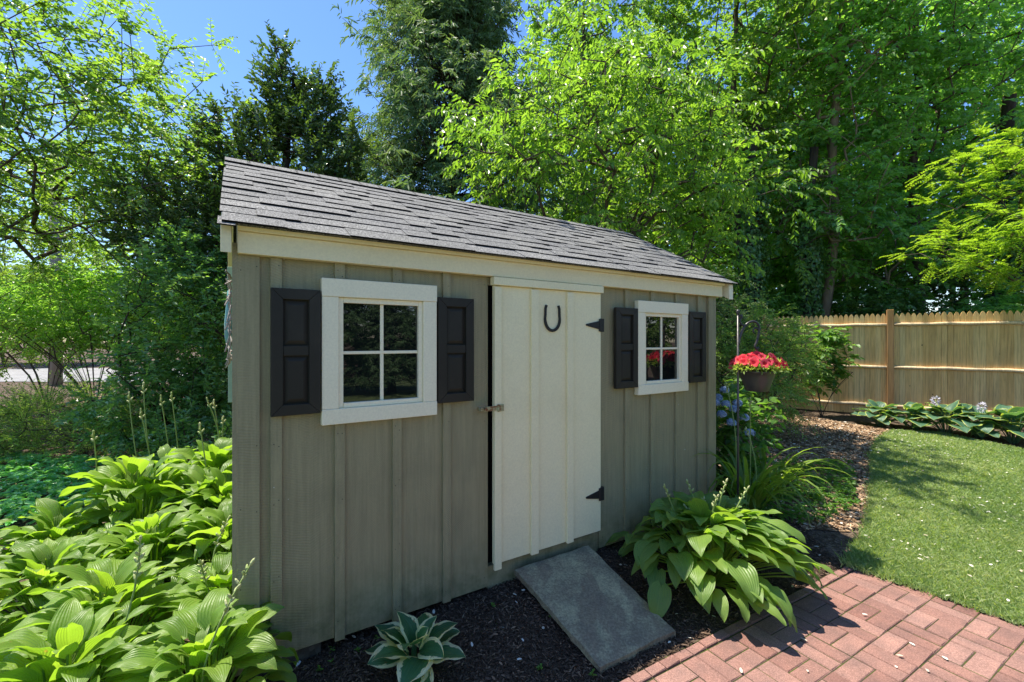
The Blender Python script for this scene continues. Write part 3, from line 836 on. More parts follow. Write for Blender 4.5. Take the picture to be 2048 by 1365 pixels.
def shed_door():
    x0, x1, z0, z1 = 1.345, 2.245, .245, 2.046
    d = MB()
    xs = [x0, 1.645, 1.945, x1]
    for a, b in zip(xs[:-1], xs[1:]):
        d.box(a+.0012, b-.0012, -.040, -.016, z0+.02+random.uniform(-.004, .004), 1.995)
    for a, b, lo in ((x0-.004, x0+.046, z0-.012), (1.617, 1.675, z0+.012), (1.917, 1.972, z0+.014)):
        d.box(a, b, -.060, -.0405, lo, 1.984)
    d.box(x0-.012, x1+.006, -.064, -.016, 1.9965, z1)      # head rail
    door = d.build('door', M['white'], SHED, bevel=.003)
    for z in (1.765, .535):
        h = MB()
        h.prism_y([(2.098, z-.006), (2.222, z-.030), (2.222, z+.030), (2.098, z+.006)], -.048, -.0405)
        h.tube([(2.228, -.046, z-.045), (2.228, -.046, z+.045)], .0075, 10)
        h.box(2.236, 2.272, -.046, -.0205, z-.048, z+.048)
        for sx, sz in ((2.20, .014), (2.20, -.014), (2.14, 0)):
            h.tube([(sx, -.0475, z+sz), (sx, -.0505, z+sz)], .0045, 8)
        h.build('hinge', M['iron'], door, bevel=.0015)
    hs = NT('brass_rust'); o = hs.coord('Object')
    brass = hs.done(hs.principled(hs.ramp(hs.noise(o, 30, 4), [(0.38, (.20, .07, .03)), (0.52, (.34, .33, .20)), (0.7, (.48, .50, .36))]), 0.45, 0.5, 0.55))
    l = MB()
    l.box(1.365, 1.402, -.0665, -.0605, 1.215, 1.258); l.tube([(1.362, -.066, 1.214), (1.362, -.066, 1.259)], .006, 8)
    l.box(1.262, 1.357, -.0655, -.0615, 1.222, 1.251); l.box(1.242, 1.2615, -.064, -.0205, 1.226, 1.247)
    l.tube([(1.272, -.060, 1.236), (1.272, -.078, 1.236)], .010, 10)
    l.tube([(1.265, -.074, 1.236), (1.265, -.020, 1.236)], .006, 8)
    for sx, sz in ((1.378, .012), (1.392, -.012), (1.392, .012)):
        l.tube([(sx, -.0664, 1.2365+sz), (sx, -.0695, 1.2365+sz)], .0035, 8)
    l.build('hasp', brass, door, bevel=.001)

shed_walls(); shed_roof()
window(0.356, 0.967, 1.228, 1.966)
window(2.635, 3.250, 1.228, 1.966)
shutter(0.132, 0.350, 1.292, 1.902); shutter(0.975, 1.203, 1.292, 1.902)
shutter(2.392, 2.627, 1.292, 1.902); shutter(3.262, 3.492, 1.292, 1.902)
shed_door()
# trim of the side window on the left gable, seen edge-on
sw_ = MB(); sw_.box(-.044, -.0195, .57, .64, 1.30, 1.995); sw_.box(-.044, -.0195, 1.15, 1.22, 1.30, 1.995); sw_.box(-.048, -.0195, .55, 1.24, 1.9955, 2.07)
sw_.build('side_window_trim', M['sidegreen'], SHED, bevel=.002)

# horseshoe nailed on the door
hs_m = MB(); pts = []; 
for k in range(25):
    t = R(-58 + 296*k/24) + math.pi
    t = R(140 + 260*k/24)
    x = math.cos(t)*.066*(1+0.0*k); z = math.sin(t)*.084
    pts.append((x, 0, z))
pts = [(-.050, 0, .092), (-.058, 0, .070)] + [(math.cos(R(a))*.062, 0, math.sin(R(a))*.078) for a in range(165, 376, 15)] + [(.058, 0, .070), (.050, 0, .092)]
for i in range(len(pts)-1):
    pass
vs_ = []; fs_ = []
for i, p in enumerate(pts):
    a = Vector(pts[max(i-1, 0)]); b = Vector(pts[min(i+1, len(pts)-1)]); d = (b-a).normalized(); n = Vector((d.z, 0, -d.x))
    hw = .0095 if 3 < i < len(pts)-4 else .0080
    for sy, sn in ((-.007, -hw), (-.007, hw), (.004, hw), (.004, -hw)):
        q = Vector(p)+n*sn; vs_.append((q.x, sy, q.z))
for i in range(len(pts)-1):
    for k in range(4):
        fs_.append((i*4+k, i*4+(k+1) % 4, (i+1)*4+(k+1) % 4, (i+1)*4+k))
fs_.append((0, 1, 2, 3)[::-1]); e = (len(pts)-1)*4; fs_.append((e, e+1, e+2, e+3))
hs_m.add(vs_, fs_)
hp = sw(1.796, -.0455)
ho = hs_m.build('horseshoe', M['iron'], None, bevel=.002)
ho.location = (hp.x, hp.y, 1.798); ho.rotation_euler = (0, 0, SHED_RZ)
tag(ho, 'black iron horseshoe nailed open end up on the white door', 'horseshoe')

# wall ornaments on the left gable, seen almost edge-on
orn = MB()
for k in range(40):
    a = 2*math.pi*k/40
    r0 = .15+.012*(k % 3)
    orn.tube([(-.004-.006*(k % 2), r0*math.cos(a), 1.25*r0*math.sin(a)), (-.012-.008*(k % 3), (r0+.02)*math.cos(a+.25), 1.25*(r0+.02)*math.sin(a+.25))], [.0042, .0032], 6)
p = sw(-.021, .19, 1.76); oo = orn.build('wall_wreath', M['pole']); oo.location = p; oo.rotation_euler = (0, 0, SHED_RZ)
tag(oo, 'grey twig wreath hung on the shaded left end of the shed', 'wreath')
orn = MB(); orn.lathe([(0.0, -.14), (.015, -.135), (.022, -.09), (.024, -.02), (.018, .06), (.012, .11), (.010, .16), (0, .165)], 20)
p = sw(-.036, .42, 1.76); oo = orn.build('wall_bottle', M['teal'], smooth=True); oo.location = p
tag(oo, 'teal glazed ornament hanging on the left end of the shed', 'ornament')

# slate ramp slab
def ramp_slab():
    # top corners: upper left, upper right, lower right, lower left
    ul = sw(1.49, -.055, .205); ur = sw(2.105, -.055, .205)
    ll = ray(1200, 1345, 2.16); lr = ray(1350, 1273, 2.43)
    ll = Vector((ll.x, ll.y, .045)); lr = Vector((lr.x, lr.y, .045))
    nu, nv = 12, 18; th = .038
    V = []; F = []
    rnd = random.Random(4)
    for layer in (0, 1):
        for i in range(nv+1):
            for j in range(nu+1):
                a = j/nu; b = i/nv
                p = (ul*(1-a)+ur*a)*(1-b) + (ll*(1-a)+lr*a)*b
                e = 0.0
                if layer == 0 and (i in (0, nv) or j in (0, nu)): e = -.004
                p = p + Vector((0, 0, -th*layer + e + .002*math.sin(7*a+3*b)))
                if i in (0, nv) or j in (0, nu): p += Vector((rnd.uniform(-.004, .004), rnd.uniform(-.004, .004), 0))
                V.append(p)
    k = (nu+1)*(nv+1); ix = lambda l, i, j: l*k + i*(nu+1)+j
    for i in range(nv):
        for j in range(nu):
            F.append((ix(0,i,j), ix(0,i+1,j), ix(0,i+1,j+1), ix(0,i,j+1)))
            F.append((ix(1,i,j), ix(1,i,j+1), ix(1,i+1,j+1), ix(1,i+1,j)))
    for j in range(nu):
        F.append((ix(0,0,j), ix(0,0,j+1), ix(1,0,j+1), ix(1,0,j))); F.append((ix(0,nv,j+1), ix(0,nv,j), ix(1,nv,j), ix(1,nv,j+1)))
    for i in range(nv):
        F.append((ix(0,i+1,0), ix(0,i,0), ix(1,i,0), ix(1,i+1,0))); F.append((ix(0,i,nu), ix(0,i+1,nu), ix(1,i+1,nu), ix(1,i,nu)))
    m = MB(); m.add(V, F)
    o = m.build('slate_slab', M['slate'], smooth=False)
    tag(o, 'weathered grey slate slab laid as a ramp up to the white door', 'ramp')
ramp_slab()

# ------------------------------------------------------------------ fence
def fence():
    pl = Vector((5.62, 9.72, 0)); pm = Vector((7.38, 8.54, 0))
    d = (pm-pl); bay = d.length; d.normalize()
    rz = math.atan2(d.y, d.x)
    fe = empty('picket_fence', pl, rz, 'tall natural wood stockade fence with pointed pickets and round rails', 'fence')
    gz = lambda x: float(G(*(pl+d*x)[:2]))
    for b in range(4):
        x0 = b*bay
        V = []; F = []; T = []
        n = int((bay-.11)/.083); x = x0+.055; pw = (bay-.11)/n
        for i in range(n):
            g = random.uniform(.0006, .0018) if random.random() < .9 else .003
            xa, xb = x+g, x+pw-g; z0 = gz(x)+.03; zt = gz(x)+2.02+random.uniform(-.008, .008); xm = (xa+xb)/2
            hw = (xb-xa)/2
            poly = [(xa, z0), (xb, z0), (xb, zt-.085), (xm+hw*.78, zt-.045), (xm+hw*.36, zt-.010), (xm, zt), (xm-hw*.36, zt-.010), (xm-hw*.78, zt-.045), (xa, zt-.085)]
            k = len(V); yo = random.uniform(-.0008, .0008)
            V += [(px_, .0+yo, z) for px_, z in poly] + [(px_, .016+yo, z) for px_, z in poly]
            m = len(poly); t = min(1, max(0, random.gauss(.5, .36)))
            F.append([k+j for j in range(m)]); F.append([k+m+j for j in range(m-1, -1, -1)]); T += [t, t]
            for j in range(m):
                F.append([k+(j+1) % m, k+j, k+m+j, k+m+(j+1) % m]); T.append(t)
            x += pw
        f9 = np.array([f for f in F if len(f) == 9]); f4 = np.array([f for f in F if len(f) == 4])
        t9 = [t for f, t in zip(F, T) if len(f) == 9]; t4 = [t for f, t in zip(F, T) if len(f) == 4]
        npmesh('picket_panel', V, [f9, f4], M['fence'], fe, tint=t9+t4)
        for h in (1.80, .97, .22):
            r = MB(); pts = []
            for i in range(9):
                xx = x0+.05+(bay-.10)*i/8
                pts.append((xx, -.022+.003*math.sin(i*1.7), gz(xx)+h+.006*math.sin(i*2.3+b)))
            r.tube(pts, [.030+.003*math.sin(i*2.1+h*7) for i in range(9)], 10)
            r.build('rail', M['rail'], fe, smooth=True)
    for b in range(5):
        x0 = b*bay; z = gz(x0)
        p = MB(); p.box(x0-.052, x0+.052, -.055, .05, z-.05, z+2.09); p.build('post', M['post'], fe, bevel=.006)
fence()

# ------------------------------------------------------------------ leaf cards
def leaves(P, D, Nn, L, Wd, fold=0.25, curl=0.15):
    """arrays of leaves; 6 vertices, 2 quads each (folded on the midrib)"""
    D = unit(D); S = unit(np.cross(D, Nn)); Nn = np.cross(S, D)
    L = np.asarray(L)[:, None]; Wd = np.asarray(Wd)[:, None]
    h = Wd*fold
    b = P; tip = P + D*L - Nn*L*curl
    l1 = P + D*L*.30 + S*Wd*.46 + Nn*h*.8; l2 = P + D*L*.68 + S*Wd*.36 + Nn*(h*.5-L*curl*.45)
    r1 = P + D*L*.30 - S*Wd*.46 + Nn*h*.8; r2 = P + D*L*.68 - S*Wd*.36 + Nn*(h*.5-L*curl*.45)
    V = np.stack([b, l1, l2, tip, r2, r1], 1)
    n = len(P); k = np.arange(n)[:, None]*6
    F = np.concatenate([k+np.array([[0, 3, 2, 1]]), k+np.array([[0, 5, 4, 3]])], 1).reshape(-1, 4)
    return V.reshape(-1, 3), F

def segs(A, B, ra, rb, n=5):
    """many tapered prisms from A to B"""
    d = unit(B-A); ref = np.where(np.abs(d[:, 2:3]) > .9, np.array([[1., 0, 0]]), np.array([[0, 0, 1.]]))
    a = unit(np.cross(d, ref)); b = np.cross(d, a)
    th = np.arange(n)*2*np.pi/n
    c = np.cos(th)[None, :, None]; s_ = np.sin(th)[None, :, None]
    off = a[:, None]*c + b[:, None]*s_
    V = np.concatenate([A[:, None]+off*np.asarray(ra)[:, None, None], B[:, None]+off*np.asarray(rb)[:, None, None]], 1)
    m = len(A); k = np.arange(m)[:, None, None]*2*n
    j = np.arange(n); j2 = (j+1) % n
    F = k + np.stack([j, j2, j2+n, j+n], -1)[None]
    return V.reshape(-1, 3), F.reshape(-1, 4)

def sample_crown(blobs, n, shell=0.55, clumps=None):
    """anchor points in a set of ellipsoids (centre, radii, weight), gathered into clumps"""
    vol = np.array([b[1][0]*b[1][1]*b[1][2]*(b[2] if len(b) > 2 else 1) for b in blobs]); vol = vol**.85; vol = vol/vol.sum()
    def pts(m):
        ch = RNG.choice(len(blobs), m, p=vol)
        v = unit(RNG.normal(size=(m, 3))); r = (shell**3 + (1-shell**3)*RNG.uniform(size=m))**(1/3)
        c = np.array([blobs[i][0] for i in ch]); rr = np.array([blobs[i][1] for i in ch])
        return c + v*r[:, None]*rr
    if not clumps: return pts(n)
    cc = pts(clumps[0])
    k = RNG.integers(0, len(cc), n)
    q = cc[k] + RNG.normal(size=(n, 3))*np.array(clumps[1])
    return np.concatenate([q, pts(n//4)])

def skeleton(trunk, anchors, step=0.3, up=0.6, jit=0.05):
    """joins every anchor to the nearest part of the growing tree"""
    nodes = [np.array(p, float) for p in trunk]; par = [-1]+list(range(len(trunk)-1))
    arr = np.array(nodes)
    dd = np.array([np.min(np.linalg.norm(arr-a, axis=1)) for a in anchors])
    cap = len(trunk)+int(sum(dd/step))+len(anchors)*4+64
    buf = np.zeros((cap*2, 3)); buf[:len(arr)] = arr; n = len(arr)
    par = np.full(cap*2, -1); par[1:n] = np.arange(n-1)
    ends = []
    for i in np.argsort(dd):
        a = anchors[i]
        v = a - buf[:n]; dist = np.sqrt((v*v).sum(1))
        cost = dist + up*np.maximum(0, buf[:n, 2]-(a[2]-.35*dist))
        j = int(np.argmin(cost)); p0 = buf[j]; d = dist[j]
        k = max(1, int(d/step)); prev = j
        bend = np.array([0, 0, 1.0])*d*.10 + RNG.normal(size=3)*d*.05
        for q in range(1, k+1):
            t = q/k
            p = p0*(1-t)+a*t + bend*4*t*(1-t)*.6 + (RNG.normal(size=3)*jit*(t < 1))
            buf[n] = p; par[n] = prev; prev = n; n += 1
        ends.append(prev)
    return buf[:n].copy(), par[:n].copy(), np.array(ends)

def radii(par, tips, rt=0.006, ex=0.42):
    n = len(par); w = np.zeros(n); w[tips] += 1
    for i in range(n-1, 0, -1):
        pass
    order = np.arange(n-1, 0, -1)
    for i in order: w[par[i]] += w[i]
    return rt*np.maximum(w, 1)**ex

def sprays(anc, adir, ntw, tl, nleaf, L, Wd, droop=0.25, spread=0.8, flat=0.5, side=0.9, hang=0.25, ntilt=0.45, updir=0.0, curl=.15, fold=.25, t0=.1):
    """leafy twigs round every anchor: returns leaf geometry arrays and twig segments"""
    m = len(anc); A = np.repeat(anc, ntw, 0); D = np.repeat(adir, ntw, 0)
    r = RNG.normal(size=A.shape)*spread; r[:, 2] *= (1-flat)
    D = unit(D + r + np.array([0, 0, updir]))
    TL = tl*RNG.uniform(.55, 1.25, len(A))
    k = nleaf
    t = np.linspace(t0, 1, k)[None]+RNG.uniform(-.5, .5, (len(A), k))*(0.9/k); t = np.clip(t, .02, 1.05)
    P = A[:, None] + D[:, None]*(TL[:, None]*t)[..., None]; P[..., 2] -= droop*TL[:, None]*t*t
    tang = np.repeat(D[:, None], k, 1).copy(); tang[..., 2] -= 2*droop*t; tang = unit(tang)
    hz = unit(np.cross(tang, np.array([0, 0, 1.0]))+1e-6)
    sg = np.where((np.arange(k) % 2) == 0, 1., -1.)[None, :, None]
    LD = tang*.65 + hz*sg*side + RNG.normal(size=P.shape)*.25; LD[..., 2] -= hang
    LN = np.array([0, 0, 1.0]) + RNG.normal(size=P.shape)*ntilt
    n = P.shape[0]*k
    Ls = L*RNG.uniform(.65, 1.2, n); Ws = Wd*RNG.uniform(.75, 1.15, n)*Ls/L
    V, F = leaves(P.reshape(-1, 3), LD.reshape(-1, 3), LN.reshape(-1, 3), Ls, Ws, fold, curl)
    end = A + D*TL[:, None]; end[:, 2] -= droop*TL
    tint = np.clip(np.repeat(np.repeat(RNG.normal(.5, .15, m), ntw), k) + RNG.normal(0, .16, n), 0, 1)
    return V, F, np.repeat(tint, 2), (A, A*.45+end*.55+np.array([0, 0, .12])*droop*TL[:, None], end)

def wood(name, buf, par, rad, mat, parent, twigs=None, rtw=0.003):
    i = np.arange(1, len(par)); i = i[par[i] >= 0]
    V, F = segs(buf[par[i]], buf[i], np.minimum(rad[par[i]]*.97, rad[i]*1.35), rad[i], 6)
    Fs = [F]; Vs = [V]
    if twigs is not None:
        a, b, c = twigs
        V2, F2 = segs(np.concatenate([a, b]), np.concatenate([b, c]), np.full(2*len(a), rtw), np.full(2*len(a), rtw*.5), 3)
        Vs.append(V2); Fs.append(F2+len(V))
    return npmesh(name, np.concatenate(Vs), np.concatenate(Fs), mat, parent, smooth=True)

def bent(p0, p1, n=8, wob=0.1):
    p0 = np.array(p0, float); p1 = np.array(p1, float); t = np.linspace(0, 1, n)[:, None]
    q = p0*(1-t)+p1*t; w = RNG.normal(size=(n, 3))*wob; w[0] = 0; w[:, 2] *= .2
    return q+w

def tree(name, base, top, blobs, nanc, leaf, barkm, label, cat, group=None, rt=.006, ex=.42, clumps=None, shell=.5, step=.3, up=.6, tr_wob=.08, **sp):
    """tree with trunk (and limbs) and crown as its parts; coordinates relative to the base"""
    base = Vector((base[0], base[1], float(G(base[0], base[1]))-.02)); b = np.array(base)
    root = empty(name, base, 0, label, cat, group)
    bl = [(np.array(c)-b, np.array(r), *k) for c, r, *k in blobs]
    anc = sample_crown(bl, nanc, shell, clumps)
    anc = anc[anc[:, 2] > .25]
    tr = bent((0, 0, 0), np.array(top)-b, 9, tr_wob)
    buf, par, ends = skeleton(tr, anc, step, up)
    rad = radii(par, ends, rt, ex)
    d = unit(buf[ends]-buf[par[ends]])
    thin = np.where((rad < rt*2.4) & (par > 0))[0]; thin = np.setdiff1d(thin, ends); thin = thin[RNG.uniform(size=len(thin)) < .7]
    al = np.concatenate([ends, thin]); d = unit(buf[al]-buf[par[al]])
    sp = dict(sp); sp['ntw'] = max(2, sp['ntw']-2)
    V, F, T, tw = sprays(buf[al], d, **sp)
    wood('trunk', buf, par, rad, barkm, root, tw)
    npmesh('crown', V, F, LM[leaf] if isinstance(leaf, str) else leaf, root, tint=T)
    return root

# ------------------------------------------------------------------ trees
def build_trees():
    # A overhanging tree at the left
    tree('hornbeam_tree', (-8.6, 7.0), (-7.8, 6.7, 6.2),
         [((-7.5, 6.4, 4.8), (2.8, 2.2, 2.1)), ((-5.7, 6.0, 4.4), (1.5, 1.2, 1.0)), ((-7.2, 5.8, 3.9), (2.0, 1.2, .8), .5)], 460, 'hornbeam', M['bark'],
         'broad overhanging tree with fine light green leaves at the upper left', 'tree', rt=.004, clumps=(110, (.5, .45, .28)),
         ntw=7, tl=.50, nleaf=14, L=.070, Wd=.044, droop=.25, spread=.75, flat=.6)
    tree('slender_tree', (-9.6, 12.0), (-9.4, 12.0, 6.0), [((-9.5, 12, 5.0), (2.6, 2, 2.2)), ((-7.4, 12, 4.2), (1.5, 1.2, 1.4))], 150, 'hornbeam', M['darkbark'],
         'slender open tree with thin dark stems seen under the overhanging boughs', 'tree', ntw=6, tl=.7, nleaf=12, L=.10, Wd=.06, clumps=(40, (.4, .4, .25)))
    # B holly tree behind the left end of the roof
    tree('holly_tree', (-3.25, 6.6), (-3.3, 6.5, 5.6),
         [((-3.25, 6.5, 3.9), (.95, .9, 1.1)), ((-3.45, 6.5, 5.3), (.26, .24, .85), 6), ((-2.9, 6.5, 4.95), (.32, .28, .75), 5), ((-2.55, 6.45, 4.4), (.38, .3, .55), 3),
          ((-4.05, 6.4, 4.3), (.5, .5, .8), 1.5), ((-3.4, 6.4, 3.0), (1.3, 1, .8)), ((-4.6, 6.2, 3.2), (.9, .8, .9))], 760, 'hollytree', M['darkbark'],
         'dark glossy holly tree with upright spires rising behind the left end of the roof', 'tree', shell=.25, step=.22, rt=.005,
         ntw=6, tl=.27, nleaf=14, L=.066, Wd=.040, droop=-.15, spread=.75, flat=.1, side=.8, hang=-.1, ntilt=.9, updir=.5)
    # C tall conifer
    conifer('cedar_tree', (-1.38, 9.9), 11.6, 4.7, 'tall dark blue green cedar behind the middle of the roof')
    # D kousa dogwood
    tree('dogwood_tree', (1.55, 7.1), (1.5, 7.0, 4.6),
         [((1.5, 6.9, 4.5), (2.1, 1.7, 1.5)), ((.35, 6.5, 3.8), (1.5, 1.1, .9)), ((2.9, 6.9, 4.0), (1.2, 1.1, 1.0)), ((1.7, 7.0, 5.6), (1.2, 1.0, .8)), ((1.9, 6.6, 3.1), (1.3, 1.0, .6), .8)], 430, 'dogwood', M['bark'],
         'bright yellow green dogwood with layered pointed leaves behind the roof', 'tree', clumps=(75, (.32, .32, .16)), rt=.005,
         ntw=5, tl=.42, nleaf=12, L=.088, Wd=.046, droop=.30, spread=.8, flat=.6, hang=.45, curl=.28)
    # E tall poplar behind
    tree('poplar_tree', (2.1, 12.6), (2.1, 12.6, 12.5), [((2.1, 12.6, 8.8), (2.1, 1.8, 4.6)), ((1.3, 12.3, 7.5), (1.2, 1, 1.5)), ((3.4, 12.6, 9.8), (1.4, 1.4, 2.5))], 480, 'poplar', M['bark'],
         'tall leafy poplar in the middle reaching out of the top of the picture', 'tree', shell=.6, clumps=(80, (.35, .35, .4)),
         ntw=5, tl=.6, nleaf=12, L=.115, Wd=.090, droop=.35, spread=.7, flat=.2, hang=.5, ntilt=.7)
    # F tall woodland trees at the right, behind the fence
    rt_ = [((6.35, 12.2), (6.2, 12.2, 13.5), [((6.2, 12.0, 9.6), (2.5, 2.0, 3.0)), ((5.4, 11.8, 6.5), (1.5, 1.3, 1.6)), ((7.2, 11.6, 4.9), (1.3, 1.2, 1.3))], 'hornbeam', 'tall dark trunked tree with forked limbs right of the dogwood'),
           ((7.75, 11.0), (8.3, 11.0, 12.0), [((8.2, 11.0, 9.3), (1.7, 1.6, 3.0)), ((7.5, 10.8, 5.9), (1.3, 1.2, 1.6)), ((8.9, 11, 4.4), (1.2, 1, 1.2))], 'maple', 'green tree with a bare curving tan trunk behind the middle of the fence'),
           ((10.6, 11.2), (10.2, 11.2, 12.0), [((10.7, 11.2, 9.0), (2.2, 1.8, 3.1)), ((11.6, 10.8, 5.4), (1.7, 1.3, 1.8)), ((9.9, 10.8, 4.6), (1.3, 1.1, 1.6))], 'maple', 'dense tall tree with a leaning grey trunk at the far right'),
           ((9.4, 15.2), (9.4, 15.2, 13.5), [((9.4, 15.2, 8.5), (2.8, 1.8, 5.2))], 'maple', 'deep green woodland tree standing back between the two right hand trunks'),
           ((14.6, 14.0), (14.6, 14.0, 13.0), [((14.6, 14.0, 8.5), (3.0, 2.2, 5.0))], 'maple', 'background woodland tree closing the upper right corner'),
           ((5.0, 17.0), (5.0, 17, 14.0), [((4.6, 17, 9.0), (3.2, 2, 5.2))], 'hornbeam', 'pale green woodland tree far behind the dogwood'),
           ]
    for i, (b, t, bl, lf, lab) in enumerate(rt_):
        tree('woodland_tree', b, t, bl, 430, lf, M['vinebark'] if i == 1 else M['bark'], lab, 'tree', 'tall woodland trees behind the fence', shell=.5, clumps=(75, (.5, .5, .38)), rt=.008,
             ntw=5, tl=.65, nleaf=12, L=.125, Wd=.085, droop=.35, spread=.85, flat=.35, hang=.35, ntilt=.6)
    # ivy-covered trunks
    for k, (bx, by, h, r, lab) in enumerate(((6.0, 11.0, 5.6, .34, 'dark ivy covered trunk just right of the roof corner above the fence'), (7.15, 10.7, 5.0, .26, 'ivy clad trunk above the fence left of its middle post'),
                                             (12.1, 10.6, 6.0, .34, 'ivy clad trunk at the far right behind the bright locust'))):
        ivy_trunk(bx, by, h, r, lab)
    # G locust with bright compound leaves reaching in from the right
    locust('locust_tree', (10.6, 8.6), (9.6, 7.8, 4.4), [((8.35, 7.0, 3.4), (1.25, .9, 1.0)), ((8.9, 7.2, 4.7), (1.3, 1.0, .9)), ((8.0, 6.9, 2.75), (.9, .6, .35), .8)], 'bright yellow green locust boughs reaching in from the right edge')

def conifer(name, base, h, rad, label, n=1250, group=None):
    base = Vector((base[0], base[1], float(G(base[0], base[1]))-.02))
    root = empty(name, base, 0, label, 'tree', group)
    z = h*(RNG.uniform(0.09, 1, n)**.85); z = np.sort(z)
    a = RNG.uniform(0, 2*np.pi, n)
    prof = rad*np.clip((1-z/h), 0, 1)**.85*(1+.28*np.sin(a*3+z*1.9)+.16*np.sin(z*5+a*2))+.06
    rr = prof*RNG.uniform(.35, 1.0, n)**.6
    dirh = np.stack([np.cos(a), np.sin(a), np.zeros(n)], 1)
    tip = dirh*rr[:, None]; tip[:, 2] = z
    root_z = z - rr*.35
    A = np.stack([np.zeros(n), np.zeros(n), np.maximum(root_z, .1)], 1)
    mid = (A+tip)/2; mid[:, 2] -= .08
    V1, F1 = segs(np.concatenate([A, mid]), np.concatenate([mid, tip]), np.concatenate([np.full(n, .016), np.full(n, .010)]), np.concatenate([np.full(n, .010), np.full(n, .004)]), 4)
    tp = np.stack([np.zeros(12), np.zeros(12), np.linspace(0, h*.97, 12)], 1); tr = np.linspace(.17, .01, 12)
    V2, F2 = segs(tp[:-1], tp[1:], tr[:-1], tr[1:], 9)
    npmesh('trunk', np.concatenate([V1, V2]), np.concatenate([F1, F2+len(V1)]), M['darkbark'], root, smooth=True)
    # flat feathery sprays: several along each bough, every one a fan of narrow strips
    k = 5
    t = RNG.uniform(.30, 1.0, (n, k)); t[:, 0] = 1
    P = A[:, None]*(1-t)[..., None]+tip[:, None]*t[..., None]; P[..., 2] -= .05*np.sin(t*3)
    D = np.repeat(dirh[:, None], k, 1)+RNG.normal(size=P.shape)*.35; D[..., 2] += .30
    V, F, T, tw = sprays(P.reshape(-1, 3), unit(D.reshape(-1, 3)), ntw=2, tl=.36, nleaf=11, L=.135, Wd=.030, droop=.55, spread=.45, flat=.2, side=.55, hang=.30, ntilt=.9, fold=.3, curl=.2)
    npmesh('crown', V, F, LM['cedar'], root, tint=T)
    return root

def ivy_trunk(bx, by, h, r, label):
    g = float(G(bx, by))
    root = empty('ivy_trunk', (bx, by, g-.02), 0, label, 'tree', 'ivy clad trunks behind the fence')
    tp = bent((0, 0, 0), (RNG.uniform(-.3, .3), .1, h*1.25), 10, .08); tr = np.linspace(r*.62, r*.35, 10)
    V, F = segs(tp[:-1], tp[1:], tr[:-1], tr[1:], 10)
    npmesh('trunk', V, F, M['darkbark'], root, smooth=True)
    n = 5200
    z = RNG.uniform(0, h, n); a = RNG.uniform(0, 2*np.pi, n)
    cx = np.interp(z, tp[:, 2], tp[:, 0]); cy = np.interp(z, tp[:, 2], tp[:, 1])
    rr = r*(1-.35*z/h)*(1+.25*np.sin(a*3+z*2.4)+.2*np.sin(z*4.1))*RNG.uniform(.85, 1.25, n)
    o = np.stack([np.cos(a), np.sin(a), np.zeros(n)], 1)
    P = o*rr[:, None]; P[:, 0] += cx; P[:, 1] += cy; P[:, 2] = z
    D = np.array([0, 0, -1.0])+RNG.normal(size=(n, 3))*.45+o*.35
    V, F = leaves(P, D, o+RNG.normal(size=(n, 3))*.35+np.array([0, 0, .35]), RNG.uniform(.05, .10, n), RNG.uniform(.05, .09, n), .15, .1)
    npmesh('crown', V, F, LM['ivy'], root, tint=np.repeat(np.clip(RNG.normal(.5, .22, n), 0, 1), 2))

def compound(P, D, rl, npair, L, Wd):
    """pinnate leaves: a rachis with pairs of leaflets"""
    n = len(P); D = unit(D)
    RL = rl*RNG.uniform(.7, 1.2, n)
    t = np.linspace(.18, 1, npair)[None].repeat(n, 0)
    Q = P[:, None]+D[:, None]*(RL[:, None]*t)[..., None]; Q[..., 2] -= .22*RL[:, None]*t*t
    hz = unit(np.cross(D, np.array([0, 0, 1.0]))+1e-6)
    out = []
    for sg in (1, -1):
        LD = D[:, None]*.45+hz[:, None]*sg+RNG.normal(size=Q.shape)*.1; LD[..., 2] -= .12
        out.append((Q, LD))
    PP = np.concatenate([o[0].reshape(-1, 3) for o in out]); DD = np.concatenate([o[1].reshape(-1, 3) for o in out])
    m = len(PP)
    V, F = leaves(PP, DD, np.array([0, 0, 1.0])+RNG.normal(size=(m, 3))*.22, L*RNG.uniform(.75, 1.1, m), Wd*RNG.uniform(.8, 1.1, m), .15, .08)
    T = np.clip(np.tile(np.repeat(RNG.normal(.5, .18, n), npair), 2)+RNG.normal(0, .1, m), 0, 1)
    return V, F, np.repeat(T, 2)

def locust(name, base, top, blobs, label):
    base = Vector((base[0], base[1], float(G(base[0], base[1]))-.02)); b = np.array(base)
    root = empty(name, base, 0, label, 'tree')
    bl = [(np.array(c)-b, np.array(r), *k) for c, r, *k in blobs]
    anc = sample_crown(bl, 130, .3, (26, (.30, .28, .10)))
    buf, par, ends = skeleton(bent((0, 0, 0), np.array(top)-b, 8, .06), anc, .25, .5)
    wood('trunk', buf, par, radii(par, ends, .005), M['bark'], root)
    A = np.repeat(buf[ends], 9, 0); D = np.repeat(unit(buf[ends]-buf[par[ends]]), 9, 0)+RNG.normal(size=(len(A), 3))*np.array([.8, .8, .22])+np.array([-.35, -.1, 0])
    V, F, T = compound(A+RNG.normal(size=A.shape)*.06, D, .27, 9, .062, .024)
    npmesh('crown', V, F, LM['locust'], root, tint=T)

